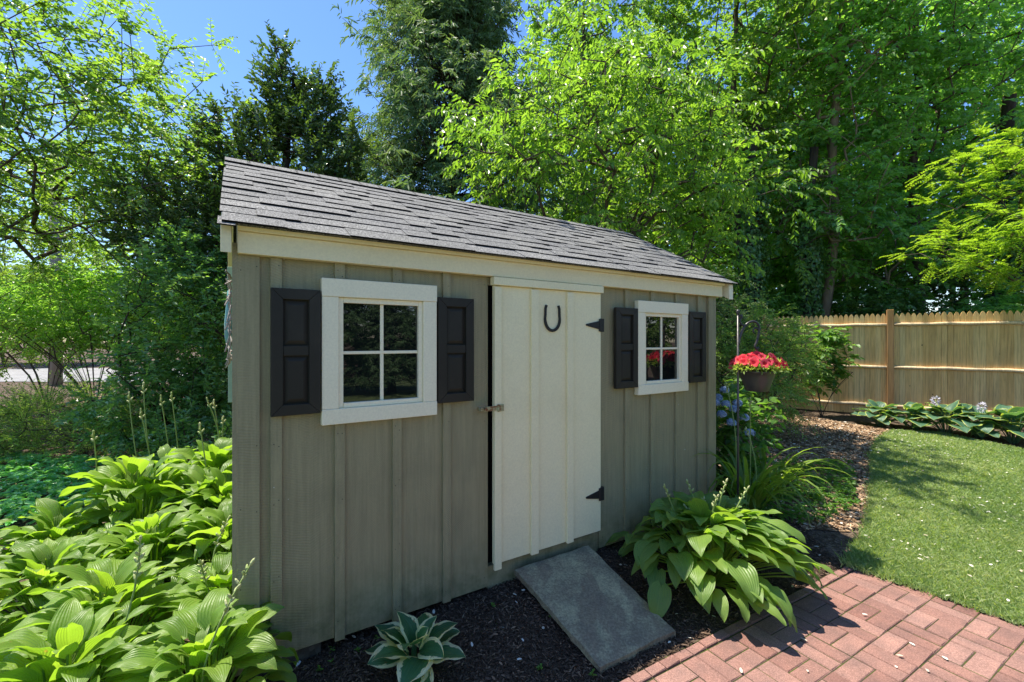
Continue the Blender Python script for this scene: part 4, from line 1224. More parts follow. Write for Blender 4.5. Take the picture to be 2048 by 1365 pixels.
def bush(name, base, blobs, nanc, leaf, label, cat='shrub', group=None, stems=7, rs=.012, clumps=None, comp=False, shell=.35, up=.5, step=.22, bark='bark', **sp):
    base = Vector((base[0], base[1], float(G(base[0], base[1]))-.02)); b = np.array(base)
    root = empty(name, base, 0, label, cat, group)
    bl = [(np.array(c)-b, np.array(r), *k) for c, r, *k in blobs]
    anc = sample_crown(bl, nanc, shell, clumps); anc = anc[anc[:, 2] > .06]
    hz = float(np.median(anc[:, 2]))
    sk = [(0, 0, 0)]
    pts = [np.zeros(3)]; par0 = [-1]
    for k in range(stems):
        a = 2*np.pi*k/stems+RNG.uniform(-.3, .3); q = np.array([math.cos(a), math.sin(a), 0])
        prev = 0
        for t in (.25, .5, .75, 1.0):
            p = q*hz*.45*t*t + np.array([0, 0, hz*.8*t]) + q*.05
            pts.append(p); par0.append(prev); prev = len(pts)-1
    # seed the skeleton with the stems
    arr = np.array(pts); n0 = len(arr)
    buf, par, ends = skeleton(arr, anc, step, up)
    par[:n0] = par0
    d = unit(buf[ends]-buf[par[ends]])
    V, F, T, tw = sprays(buf[ends], d, **sp)
    wood('stems', buf, par, radii(par, ends, .003, .36), M[bark], root, tw, .002)
    npmesh('foliage', V, F, LM[leaf], root, tint=T)
    return root

build_trees()

def build_bushes():
    sp = dict(ntw=5, tl=.38, nleaf=11, L=.075, Wd=.038, droop=.2, spread=.85, flat=.3, hang=.2, ntilt=.7)
    # left side
    bush('holly_bush', (-4.05, 5.5), [((-4.05, 5.5, 1.75), (.85, .75, 1.25)), ((-3.5, 5.7, 2.2), (.7, .6, .8)), ((-4.3, 5.3, .8), (.8, .6, .5))], 420, 'holly', 'large glossy dark holly bush standing left of the shed',
         ntw=5, tl=.30, nleaf=12, L=.060, Wd=.034, droop=.1, spread=.9, flat=.1, hang=0, ntilt=.9, bark='darkbark')
    bush('evergreen_shrub', (-5.2, 8.2), [((-5.2, 8.2, 1.9), (1.4, .9, 1.3)), ((-4.0, 8.6, 2.4), (1.0, .8, 1.3))], 330, 'shrub', 'tall mid green shrub behind the holly bush left of the shed', **sp)
    bush('arching_shrub', (-8.2, 8.6), [((-8.2, 8.4, 2.2), (1.6, 1.0, .80))], 330, 'shrub', 'wide arching shrub with many bare stems at the left edge', stems=26, group='arching shrubs along the road', **sp)
    bush('arching_shrub', (-6.4, 9.4), [((-6.6, 9.2, 2.3), (1.4, .9, .95))], 300, 'feather', 'smaller arching shrub beside the road, right of the wide one', stems=22, group='arching shrubs along the road', **sp)
    bush('tall_shrub', (-10.2, 9.6), [((-10.4, 9.4, 2.3), (1.8, 1.1, 1.0)), ((-12.4, 10.5, 2.3), (1.6, 1, 1.4))], 340, 'far', 'light green bushy shrub at the far left behind the arching stems', **sp)
    bush('feathery_shrub', (-5.9, 6.1), [((-6.1, 6.0, .50), (1.25, .7, .42)), ((-5.0, 6.0, .4), (.7, .5, .34))], 240, 'feather', 'low feathery green shrub in the left background', 
         ntw=7, tl=.34, nleaf=15, L=.050, Wd=.009, droop=.1, spread=.7, flat=.0, hang=-.1, ntilt=1., updir=.6)
    bush('low_shrub', (-3.15, 5.0), [((-3.2, 4.9, .45), (.8, .5, .42))], 110, 'holly', 'low dark shrub filling the gap beside the left end of the shed',
         ntw=5, tl=.25, nleaf=11, L=.055, Wd=.032, droop=.1, spread=.9, flat=.1, hang=0, ntilt=.9)
    # behind the shed and the fence
    bush('yew_bush', (3.35, 8.3), [((3.3, 8.2, 1.7), (1.2, .9, 1.6))], 230, 'cedar', 'dark yew bush behind the right end of the roof',
         ntw=6, tl=.36, nleaf=13, L=.06, Wd=.016, droop=.35, spread=.7, flat=.2, hang=.2, ntilt=.9, bark='darkbark')
    bush('cypress_bush', (3.75, 6.9), [((3.75, 6.9, 1.25), (.75, .7, 1.05)), ((4.4, 7.2, 1.3), (.6, .5, .7))], 200, 'feather', 'soft feathery green bush between the shed corner and the fence',
         ntw=6, tl=.34, nleaf=15, L=.055, Wd=.017, droop=.3, spread=.7, flat=.2, hang=.2, ntilt=.9)
    for i, (x, y, h, r, lf, lab) in enumerate(((4.9, 12.3, 2.6, 1.5, 'ivy', 'dark undergrowth bush behind the left end of the fence'), (6.9, 11.6, 2.7, 1.4, 'maple', 'leafy undergrowth bush behind the fence left of its middle post'),
                                               (8.9, 10.2, 2.5, 1.4, 'ivy', 'dark leafy undergrowth bush behind the fence right of its middle post'), (10.9, 9.3, 2.6, 1.4, 'maple', 'green undergrowth bush behind the right end of the fence'),
                                               (1.2, 10.6, 2.4, 1.6, 'shrub', 'dark bush behind the dogwood trunk'), (-1.6, 8.2, 2.3, 1.3, 'shrub', 'green bush at the foot of the cedar behind the roof'))):
        bush('undergrowth_bush', (x, y), [((x, y, h*.56), (r, r*.75, h*.6))], 190, lf, lab, group='undergrowth bushes behind the garden', ntw=5, tl=.45, nleaf=11, L=.105, Wd=.07, droop=.3, spread=.9, flat=.3, hang=.3, ntilt=.6)
    for i, (x, y, h, r, lf, lab) in enumerate(((3.2, 13.2, 4.2, 1.9, 'shrub', 'tall understory bush between the dogwood and the ivy trunk'), (8.0, 13.4, 4.6, 2.0, 'maple', 'tall understory bush behind the curving tan trunk'),
                                               (11.6, 12.6, 4.6, 2.0, 'ivy', 'tall dark understory bush behind the right end of the fence'), (5.6, 14.2, 4.6, 2.0, 'maple', 'tall understory bush deep in the wood right of the roof'),
                                               (14.2, 10.4, 4.4, 2.0, 'maple', 'tall understory bush beyond the right edge of the fence'), (9.9, 14.5, 4.6, 2.0, 'shrub', 'tall understory bush deep in the wood behind the locust'))):
        bush('understory_bush', (x, y), [((x, y, h*.55), (r, r*.7, h*.55))], 240, lf, lab, group='tall understory bushes in the wood', ntw=5, tl=.55, nleaf=11, L=.13, Wd=.09, droop=.3, spread=.9, flat=.3, hang=.3, ntilt=.6)
    bush('viburnum', (6.05, 8.55), [((5.85, 8.5, 1.40), (.24, .24, .50)), ((6.25, 8.5, 1.30), (.26, .24, .55)), ((6.0, 8.5, .9), (.45, .3, .25))], 54, 'hydleaf', 'young open shrub with broad leaves in front of the fence', stems=5,
         ntw=3, tl=.24, nleaf=7, L=.12, Wd=.075, droop=.25, spread=.8, flat=.4, hang=.3, ntilt=.4)
build_bushes()

# far background: tree line beyond the road, woods behind; a few kinds copied
def far_trees():
    protos = []
    for k in range(3):
        r = tree('far_tree', (0, 400+k*30), (0, 400+k*30, 6), [((0, 400+k*30, 5.0), (2.6, 2.4, 2.8)), ((1.4, 400+k*30, 3.6), (1.8, 1.8, 1.6)), ((-1.5, 400+k*30, 4.0), (1.7, 1.7, 2))], 230, 'far', M['bark'], 'x', 'tree', 'far trees beyond the road',
                 clumps=(45, (.5, .5, .4)), ntw=5, tl=.75, nleaf=11, L=.17, Wd=.12, spread=.9, droop=.3)
        protos.append(r)
    spots = [(-36, 31, 1.5, 'far tree beyond the road at the extreme left'), (-29.5, 30, 1.05, 'rounded far tree beyond the road left of the utility pole'), (-24, 31, .85, 'low far tree directly behind the utility pole'),
             (-19, 30, .95, 'far tree beyond the road just right of the utility pole'), (-14.5, 29, 1.05, 'far tree beyond the road halfway to the shed'), (-10, 30, 1.1, 'far tree beyond the road behind the holly bush'),
             (-5.5, 26, 1.0, 'far tree behind the holly tree spires'), (-1, 22, .9, 'far tree hidden behind the cedar'), (11.5, 20, 1.7, 'far tree closing the gap behind the fence'),
             (17, 17, 1.6, 'far tree behind the right end of the fence'), (7.5, 20, 1.6, 'far tree behind the dark trunked tree'), (1.5, 20, 1.2, 'far tree behind the poplar')]
    for i, (x, y, s, lab) in enumerate(spots):
        o = protos[i] if i < 3 else copy_tree(protos[i % 3])
        o.location = (x, y, float(G(x, y))-.02); o.scale = (s, s, s); o.rotation_euler = (0, 0, i*1.3); o['label'] = lab
    # trees behind and beside the camera, seen mirrored in the window panes
    spots = [(4.9, -9.4, .62, 'evergreen across the lawn, farthest left of the row seen from the shed'), (6.2, -8.2, .55, 'short evergreen, second in the row across the lawn'), (7.4, -6.8, .68, 'evergreen in the middle of the left window reflection'),
             (8.5, -5.5, .56, 'evergreen mirrored at the right side of the left window'), (9.7, -4.3, .64, 'evergreen near the right end of the row across the lawn'), (10.8, -3.0, .58, 'last evergreen of the row across the lawn')]
    p = conifer('evergreen_tree', (6, -5.5), 6.5, 2.2, 'x', 420, 'evergreens across the lawn')
    for i, (x, y, s, lab) in enumerate(spots):
        o = p if i == 0 else copy_tree(p)
        o.location = (x, y, 0); o.scale = (s*1.5, s*1.5, s); o.rotation_euler = (0, 0, i*1.9); o['label'] = lab
    spots = [(15, 1.5, .62, 'tree across the lawn mirrored in the right window'), (13.5, -2.0, .55, 'tree across the lawn, nearer the path'), (14.5, 5.0, .7, 'tree across the lawn beyond the right end of the fence')]
    for i, (x, y, s, lab) in enumerate(spots):
        o = copy_tree(protos[i % 3]); o.name = 'lawn_tree'
        o.location = (x, y, float(G(x, y))-.02); o.scale = (s, s, s); o.rotation_euler = (0, 0, i*2.3); o['label'] = lab; o['group'] = 'trees across the lawn'
far_trees()

# utility pole beyond the road
up_ = empty('utility_pole', (-16.9, 16.2, 0), 0, 'weathered grey wooden utility pole seen through the trees at the left', 'utility pole')
m = MB(); m.tube([(0, 0, -.3), (0, 0, 9)], [.20, .14], 14); m.build('pole', M['pole'], up_, smooth=True)
m = MB(); m.box(-1.1, 1.1, -.22, -.10, 8.2, 8.35); m.build('crossarm', M['pole'], up_, bevel=.01)
m = MB(); m.tube([(.24, -.05, 0.3), (.26, -.05, 3.2), (.30, -.05, 3.6), (.18, -.05, 4.0)], .02, 8); m.build('cable', M['iron'], up_)

# ------------------------------------------------------------------ hostas and garden plants
PT = np.array([0, .04, .12, .25, .40, .55, .70, .83, .93, 1.0]); PWD = np.array([.26, .58, .86, 1.0, .98, .86, .65, .40, .17, 0.0])
def big_leaves(base, az, e0, bend, L, Wd, roll, fold=.28, nt=10, nv=6, heart=.16, wave=.05):
    n = len(base); t = np.linspace(0, 1, nt)**.95; v = np.linspace(-1, 1, nv*1+1)
    ang = e0[:, None]-bend[:, None]*t[None]**1.3
    ds = np.diff(t, prepend=0)[None]*L[:, None]
    hx = np.cumsum(np.cos(ang)*ds, 1); hz = np.cumsum(np.sin(ang)*ds, 1)
    h = np.stack([np.cos(az), np.sin(az), np.zeros(n)], 1); s0 = np.stack([-np.sin(az), np.cos(az), np.zeros(n)], 1); k = np.array([0, 0, 1.0])
    side_curve = RNG.normal(0, .10, n)
    mid = base[:, None]+h[:, None]*hx[..., None]+k*hz[..., None]+s0[:, None]*(side_curve[:, None]*t[None]**2*L[:, None])[..., None]
    T = h[:, None]*np.cos(ang)[..., None]+k*np.sin(ang)[..., None]
    Nn = -h[:, None]*np.sin(ang)[..., None]+k*np.cos(ang)[..., None]
    rl = roll[:, None]*(.4+.6*t[None])
    S = s0[:, None]*np.cos(rl)[..., None]+Nn*np.sin(rl)[..., None]
    N2 = np.cross(T, S)
    w = np.interp(t, PT, PWD)[None]*Wd[:, None]*.5
    av = np.abs(v)
    ph = RNG.uniform(0, 6.28, n)
    X = mid[:, :, None]+S[:, :, None]*(w[..., None]*v[None, None])[..., None]
    up = fold*w[..., None]*(av**1.15)[None, None]*1.0 + wave*L[:, None, None]*np.sin(t*9)[None, :, None]*(av**2)[None, None]*np.sign(v)[None, None]*.6 \
        + wave*.6*L[:, None, None]*np.sin(t[None, :, None]*14+ph[:, None, None]+v[None, None]*1.5)*(av**2)[None, None]
    up = up - .10*w[..., None]*(av**3)[None, None]
    X = X+N2[:, :, None]*up[..., None]
    back = heart*L[:, None, None]*(av**1.4)[None, None]*np.clip(1-t/.28, 0, 1)[None, :, None]
    X = X-T[:, :, None]*back[..., None]
    V = X.reshape(-1, 3)
    m = len(v); g = np.arange(nt*m).reshape(nt, m)
    q = np.stack([g[:-1, :-1], g[1:, :-1], g[1:, 1:], g[:-1, 1:]], -1).reshape(-1, 4)[:, ::-1]
    F = (np.arange(n)[:, None, None]*nt*m+q[None]).reshape(-1, 4)
    uv = np.stack(np.broadcast_arrays((v[None]*.5+.5), t[:, None]), -1).reshape(-1, 2)
    return V, F, np.tile(uv, (n, 1)), len(q)

def petioles(c, b, r=.0045, lift=.5):
    n = len(b); t = np.linspace(0, 1, 5)
    ctrl = c*.45+b*.55; ctrl[:, 2] = c[:, 2]+(b[:, 2]-c[:, 2])*.75
    P = c[:, None]*((1-t)**2)[None, :, None]+ctrl[:, None]*(2*t*(1-t))[None, :, None]+b[:, None]*(t**2)[None, :, None]
    A = P[:, :-1].reshape(-1, 3); B = P[:, 1:].reshape(-1, 3)
    return segs(A, B, np.full(len(A), r*1.1), np.full(len(A), r), 4)

def hosta_mesh(name, n, Rr, H, L, Wd, mat, parent, toward=None, fold=.28, e_in=70, e_out=5, bend=(45, 85), wave=.05, squash=1.0, nt=10, nv=6, seed=None):
    i = np.arange(n); q = (i+.5)/n
    az = i*2.39996+RNG.normal(0, .28, n)
    rad = Rr*(.06+.60*q**.85)*RNG.uniform(.85, 1.12, n)
    hh = H*(1.0-.62*q**1.6)*RNG.uniform(.85, 1.12, n)
    base = np.stack([np.cos(az)*rad, np.sin(az)*rad*squash, hh], 1)
    e0 = np.radians(e_in+(e_out-e_in)*q**.8+RNG.normal(0, 9, n)); bd = np.radians(RNG.uniform(bend[0], bend[1], n))
    Ls = L*RNG.uniform(.78, 1.15, n)*(.82+.25*np.sin(q*np.pi)); Ws = Wd*RNG.uniform(.85, 1.12, n)*Ls/L
    az2 = az+RNG.normal(0, .25, n)
    if toward is not None:
        d = np.angle(np.exp(1j*(toward-az2))); az2 = az2+d*RNG.uniform(.15, .5, n)
    V, F, uv, fpl = big_leaves(base, az2, e0, bd, Ls, Ws, RNG.normal(0, .30, n), fold, nt, nv, wave=wave)
    c = np.stack([np.cos(az)*.03, np.sin(az)*.03, np.zeros(n)], 1)
    Vp, Fp = petioles(c, base, .0042*max(1, L/.2))
    T = np.repeat(np.clip(RNG.normal(.45, .2, n), 0, 1), fpl); Tp = np.full(len(Fp), .75)
    uv = np.concatenate([uv, np.full((len(Vp), 2), .5)])
    return npmesh(name, np.concatenate([V, Vp]), np.concatenate([F, Fp+len(V)]), mat, parent, smooth=True, tint=np.concatenate([T, Tp]), uv=uv)

def stalk(parent, p0, p1, r=.0035, buds=9, size=.012, name='flower_stalk', budlen=2.4, curve=.04, spread=.25):
    """a flower stem with a spike of closed buds at its end"""
    p0 = np.array(p0, float); p1 = np.array(p1, float); n = 8; t = np.linspace(0, 1, n)[:, None]
    side = RNG.normal(size=3)*curve; side[2] = 0
    P = p0*(1-t)+p1*t+side*4*t*(1-t)
    V, F = segs(P[:-1], P[1:], np.full(n-1, r), np.full(n-1, r*.9), 6)
    Vs = [V]; Fs = [F]; T = [np.full(len(F), .35)]; k = len(V)
    d = unit(P[-1]-P[-2])
    for b in range(buds):
        tt = 1-spread*(b/max(1, buds-1)); c = p0*(1-tt)+p1*tt+side*4*tt*(1-tt)
        a = b*2.4; o = unit(np.array([math.cos(a), math.sin(a), .7])*(1 if b else 0.1)+d*(.5 if b else 1))
        L = size*budlen*RNG.uniform(.7, 1.1); w = size*.5*RNG.uniform(.8, 1.1)
        e = c+o*L
        va, fa = segs(np.array([c, c+o*L*.35, c+o*L*.75]), np.array([c+o*L*.35, c+o*L*.75, e]), np.array([w*.35, w, w*.85]), np.array([w, w*.85, w*.12]), 6)
        Vs.append(va); Fs.append(fa+k); k += len(va); T.append(np.full(len(fa), RNG.uniform(.55, 1)))
    return npmesh(name, np.concatenate(Vs), np.concatenate(Fs), M['stalk'], parent, smooth=True, tint=np.concatenate(T))

def build_hostas():
    # left bank: rows by distance from the camera. (x, y, scale, label)
    protos = []
    for k in range(4):
        r = empty('hosta', (0, 0, 0), 0, 'x', 'hosta', 'green hostas in the left bank')
        hosta_mesh('foliage', 74, .40, .39, .180, .100, LM['hosta'], r, wave=.04, nv=8)
        protos.append(r)
    rows = [
     ('front', [(-2.2, 1.60), (-1.72, 1.68), (-1.26, 1.78), (-2.55, 1.95)]),
     ('second', [(-1.95, 2.12), (-1.48, 2.28), (-2.55, 2.42)]),
     ('third', [(-3.35, 2.55), (-2.95, 2.85), (-2.25, 2.72), (-1.82, 2.78)]),
     ('fourth', [(-2.72, 3.18), (-2.25, 3.25)]),
     ('back', [(-2.95, 3.75), (-2.5, 3.7), (-2.05, 3.15)]),
    ]
    order = ['nearest the shed', 'second from the shed', 'third from the shed', 'fourth from the shed']
    i = 0
    for rn, pts in rows:
        for j, (x, y) in enumerate(sorted(pts, key=lambda p: -p[0])):
            o = protos[i] if i < 4 else copy_tree(protos[i % 4])
            o.location = (x, y, float(G(x, y))); o.rotation_euler = (0, 0, i*1.37)
            s = random.uniform(.95, 1.15)*(0.95 if rn == 'front' else 1.0 if rn in ('second', 'third') else 1.15); o.scale = (s, s, s*random.uniform(.95, 1.08)*(1.25 if rn in ('fourth', 'back') else 1.08 if rn == 'third' else 1.0))
            o['label'] = 'sunlit hosta in the %s row of the left bank, %s' % (rn, order[j])
            i += 1
    hostas = [o for o in C.objects if o.get('category') == 'hosta']
    for o in hostas[:5]:
        for _ in range(random.choice((1, 1, 2))):
            a = random.uniform(0, 6.28)
            stalk(o, (.03*math.cos(a), .03*math.sin(a), .1), (.22*math.cos(a), .22*math.sin(a), random.uniform(.58, .72)), .0038, 12, .013)
    # big hosta right of the ramp
    p = sw(2.72, -.60); g = float(G(p.x, p.y))
    r = empty('hosta', (p.x, p.y, g), 0, 'large green hosta spilling over the brick edge beside the ramp', 'hosta')
    hosta_mesh('foliage', 180, .80, .44, .215, .132, LM['hostadk'], r, wave=.035, toward=math.atan2(-N_.y+U.y*.3, -N_.x+U.x*.3), bend=(40, 85), e_out=-12, nt=11)
    for (px_, py_) in ((1372, 1015), (1435, 995), (1452, 965), (1475, 1010), (1330, 975), (1375, 965), (1408, 1000), (1495, 978), (1500, 1055)):
        d = random.uniform(2.75, 3.1); e = ray(px_, py_, d)
        stalk(r, ((e.x-p.x)*.4, (e.y-p.y)*.4, .15), (e.x-p.x, e.y-p.y, e.z-g), .0048, 7, .013, spread=.16)
    # variegated hosta in the mulch
    p = at(832, 1338); 
    r = empty('hosta', (p.x, p.y, float(G(p.x, p.y))), 0, 'small hosta with cream edged leaves alone in the dark mulch', 'hosta')
    hosta_mesh('foliage', 20, .19, .13, .155, .135, LM['variegated'], r, wave=.03, e_in=70, e_out=0, bend=(25, 60), nt=14, nv=14)
    # row along the fence
    spots = [((1768, 858), .86, 'blue green yellow edged hosta at the left end of the fence row'), ((1842, 866), .9, 'second hosta from the left in the row under the fence'), ((1905, 876), 1.05, 'hosta with pale sunlit leaves in the middle of the fence row'),
             ((1975, 884), 1.0, 'fourth hosta from the left in the row under the fence'), ((2045, 895), 1.1, 'hosta at the right edge of the picture under the fence')]
    pr = empty('hosta', (0, 0, 0), 0, 'x', 'hosta', 'hostas under the fence')
    hosta_mesh('foliage', 26, .44, .36, .27, .265, LM['bluehosta'], pr, wave=.045, e_in=55, e_out=0, bend=(15, 85), fold=.20, nt=10, nv=10)
    for i, (pp, s, lab) in enumerate(spots):
        o = pr if i == 0 else copy_tree(pr)
        q = at(*pp); q = q + Vector((.12, .22, 0)); o.location = (q.x, q.y, float(G(q.x, q.y))); o.rotation_euler = (0, 0, i*2.1); o.scale = (s, s, s); o['label'] = lab
        if i in (2, 3):
            V = []; F = []; n = 60
            c = np.array([-.08, -.1, .50]); v = unit(RNG.normal(size=(n, 3)))
            Vv, Ff = leaves(c+v*np.array([.03, .03, .05]), v+np.array([0, 0, -.25]), RNG.normal(size=(n, 3)), np.full(n, .040), np.full(n, .018))
            fs = stalk(o, (0, 0, .15), (-.08, -.1, .50), .005, 1, .012)
            npmesh('bloom', Vv, Ff, M['whiteflower'], fs, tint=np.repeat(RNG.uniform(.2, 1, n), 2))
build_hostas()

def strap_leaves(n, L, Wd, spread, bend, nt=9):
    az = RNG.uniform(0, 2*np.pi, n); base = np.stack([np.cos(az)*.05*RNG.uniform(.2, 1, n), np.sin(az)*.05*RNG.uniform(.2, 1, n), np.zeros(n)], 1)*spread
    Ls = L*RNG.uniform(.6, 1.15, n); e0 = np.radians(RNG.uniform(62, 88, n)); bd = np.radians(RNG.uniform(bend[0], bend[1], n))
    t = np.linspace(0, 1, nt); ang = e0[:, None]-bd[:, None]*t[None]**1.8
    ds = np.diff(t, prepend=0)[None]*Ls[:, None]
    h = np.stack([np.cos(az), np.sin(az), np.zeros(n)], 1); s0 = np.stack([-np.sin(az), np.cos(az), np.zeros(n)], 1); k = np.array([0, 0, 1.0])
    mid = base[:, None]+h[:, None]*np.cumsum(np.cos(ang)*ds, 1)[..., None]+k*np.cumsum(np.sin(ang)*ds, 1)[..., None]
    Nn = -h[:, None]*np.sin(ang)[..., None]+k*np.cos(ang)[..., None]
    w = (Wd*np.interp(t, [0, .3, .7, 1], [.8, 1, .75, .02]))[None, :, None]*.5
    a = mid+s0[:, None]*w+Nn*w*.5; b = mid-s0[:, None]*w+Nn*w*.5
    V = np.stack([a, mid, b], 2).reshape(-1, 3)
    g = np.arange(nt*3).reshape(nt, 3); q = np.stack([g[:-1, :-1], g[1:, :-1], g[1:, 1:], g[:-1, 1:]], -1).reshape(-1, 4)
    F = (np.arange(n)[:, None, None]*nt*3+q[None]).reshape(-1, 4)
    return V, F, np.repeat(np.clip(RNG.normal(.5, .2, n), 0, 1), len(q))

def daylily(x, y, label, n=55, L=.75, Wd=.026, scapes=(), spread=2.2, group=None):
    g = float(G(x, y)); r = empty('daylily', (x, y, g), 0, label, 'daylily', group)
    V, F, T = strap_leaves(n, L, Wd, spread, (60, 150))
    npmesh('foliage', V, F, LM['daylily'], r, smooth=True, tint=T)
    for (ex, ey, ez) in scapes:
        stalk(r, (ex*.8, ey*.8, 0), (ex, ey, ez), .0048, 5, .016, spread=.06, name='flower_stalk')
    return r
def ups(px_, py_, d, x, y):
    e = ray(px_, py_, d); return (e.x-x, e.y-y, e.z-float(G(x, y)))
dx, dy = -2.55, 4.05
daylily(dx, dy, 'daylily clump with tall bud stalks left of the shed', 70, .75, .034,
        [ups(258, 790, 3.8, dx, dy), ups(287, 772, 3.9, dx, dy), ups(322, 798, 3.9, dx, dy), ups(343, 790, 4.0, dx, dy), ups(282, 825, 3.7, dx, dy), ups(415, 802, 4.1, dx, dy), ups(428, 806, 4.2, dx, dy), ups(446, 838, 4.2, dx, dy)])
dx, dy = -2.12, 3.45
daylily(dx, dy, 'daylily clump with arching leaves close to the left end wall', 70, .72, .034, [ups(400, 855, 3.4, dx, dy)])
dx, dy = -2.95, 3.1
daylily(dx, dy, 'single daylily tuft with one bud stalk rising among the left hostas', 14, .5, .024, [ups(187, 868, 3.1, dx, dy)], spread=1)
dx, dy = 2.15, 3.98
daylily(dx, dy, 'daylily clump arching beside the right corner of the shed', 66, .80, .038, [ups(1500, 800, 3.9, dx, dy), ups(1452, 770, 4.1, dx, dy), ups(1493, 860, 3.9, dx, dy)])
dx, dy = 2.55, 4.35
daylily(dx, dy, 'daylily clump behind the hanging basket pole', 44, .78, .036)

# hydrangea
def hydrangea():
    x, y = 2.32, 4.75; g = float(G(x, y))
    r = bush('hydrangea', (x, y), [((x, y, .72), (.45, .4, .45))], 60, 'hydleaf', 'blue flowering hydrangea beside the right corner of the shed', ntw=3, tl=.2, nleaf=6, L=.11, Wd=.07, spread=.9, flat=.3, hang=.25, ntilt=.5, stems=9)
    for (px_, py_, d) in ((1436, 792, 4.45), (1449, 777, 4.5), (1431, 802, 4.4), (1452, 805, 4.35), (1475, 803, 4.4), (1468, 815, 4.35), (1443, 825, 4.3), (1489, 832, 4.3), (1463, 842, 4.25), (1500, 862, 4.2)):
        e = ray(px_, py_, d); n = 170; v = unit(RNG.normal(size=(n, 3))); v[:, 2] = np.abs(v[:, 2])*1.0-.25
        c = np.array([e.x-x, e.y-y, e.z-g])
        P = c+unit(v)*np.array([.040, .040, .033])
        Vv, Ff = leaves(P, np.cross(v, RNG.normal(size=(n, 3))), v+RNG.normal(size=(n, 3))*.3, np.full(n, .024), np.full(n, .024), .05, .05)
        f = npmesh('flower_head', Vv, Ff, M['blue'], r, tint=np.repeat(RNG.uniform(0, 1, n), 2))
hydrangea()

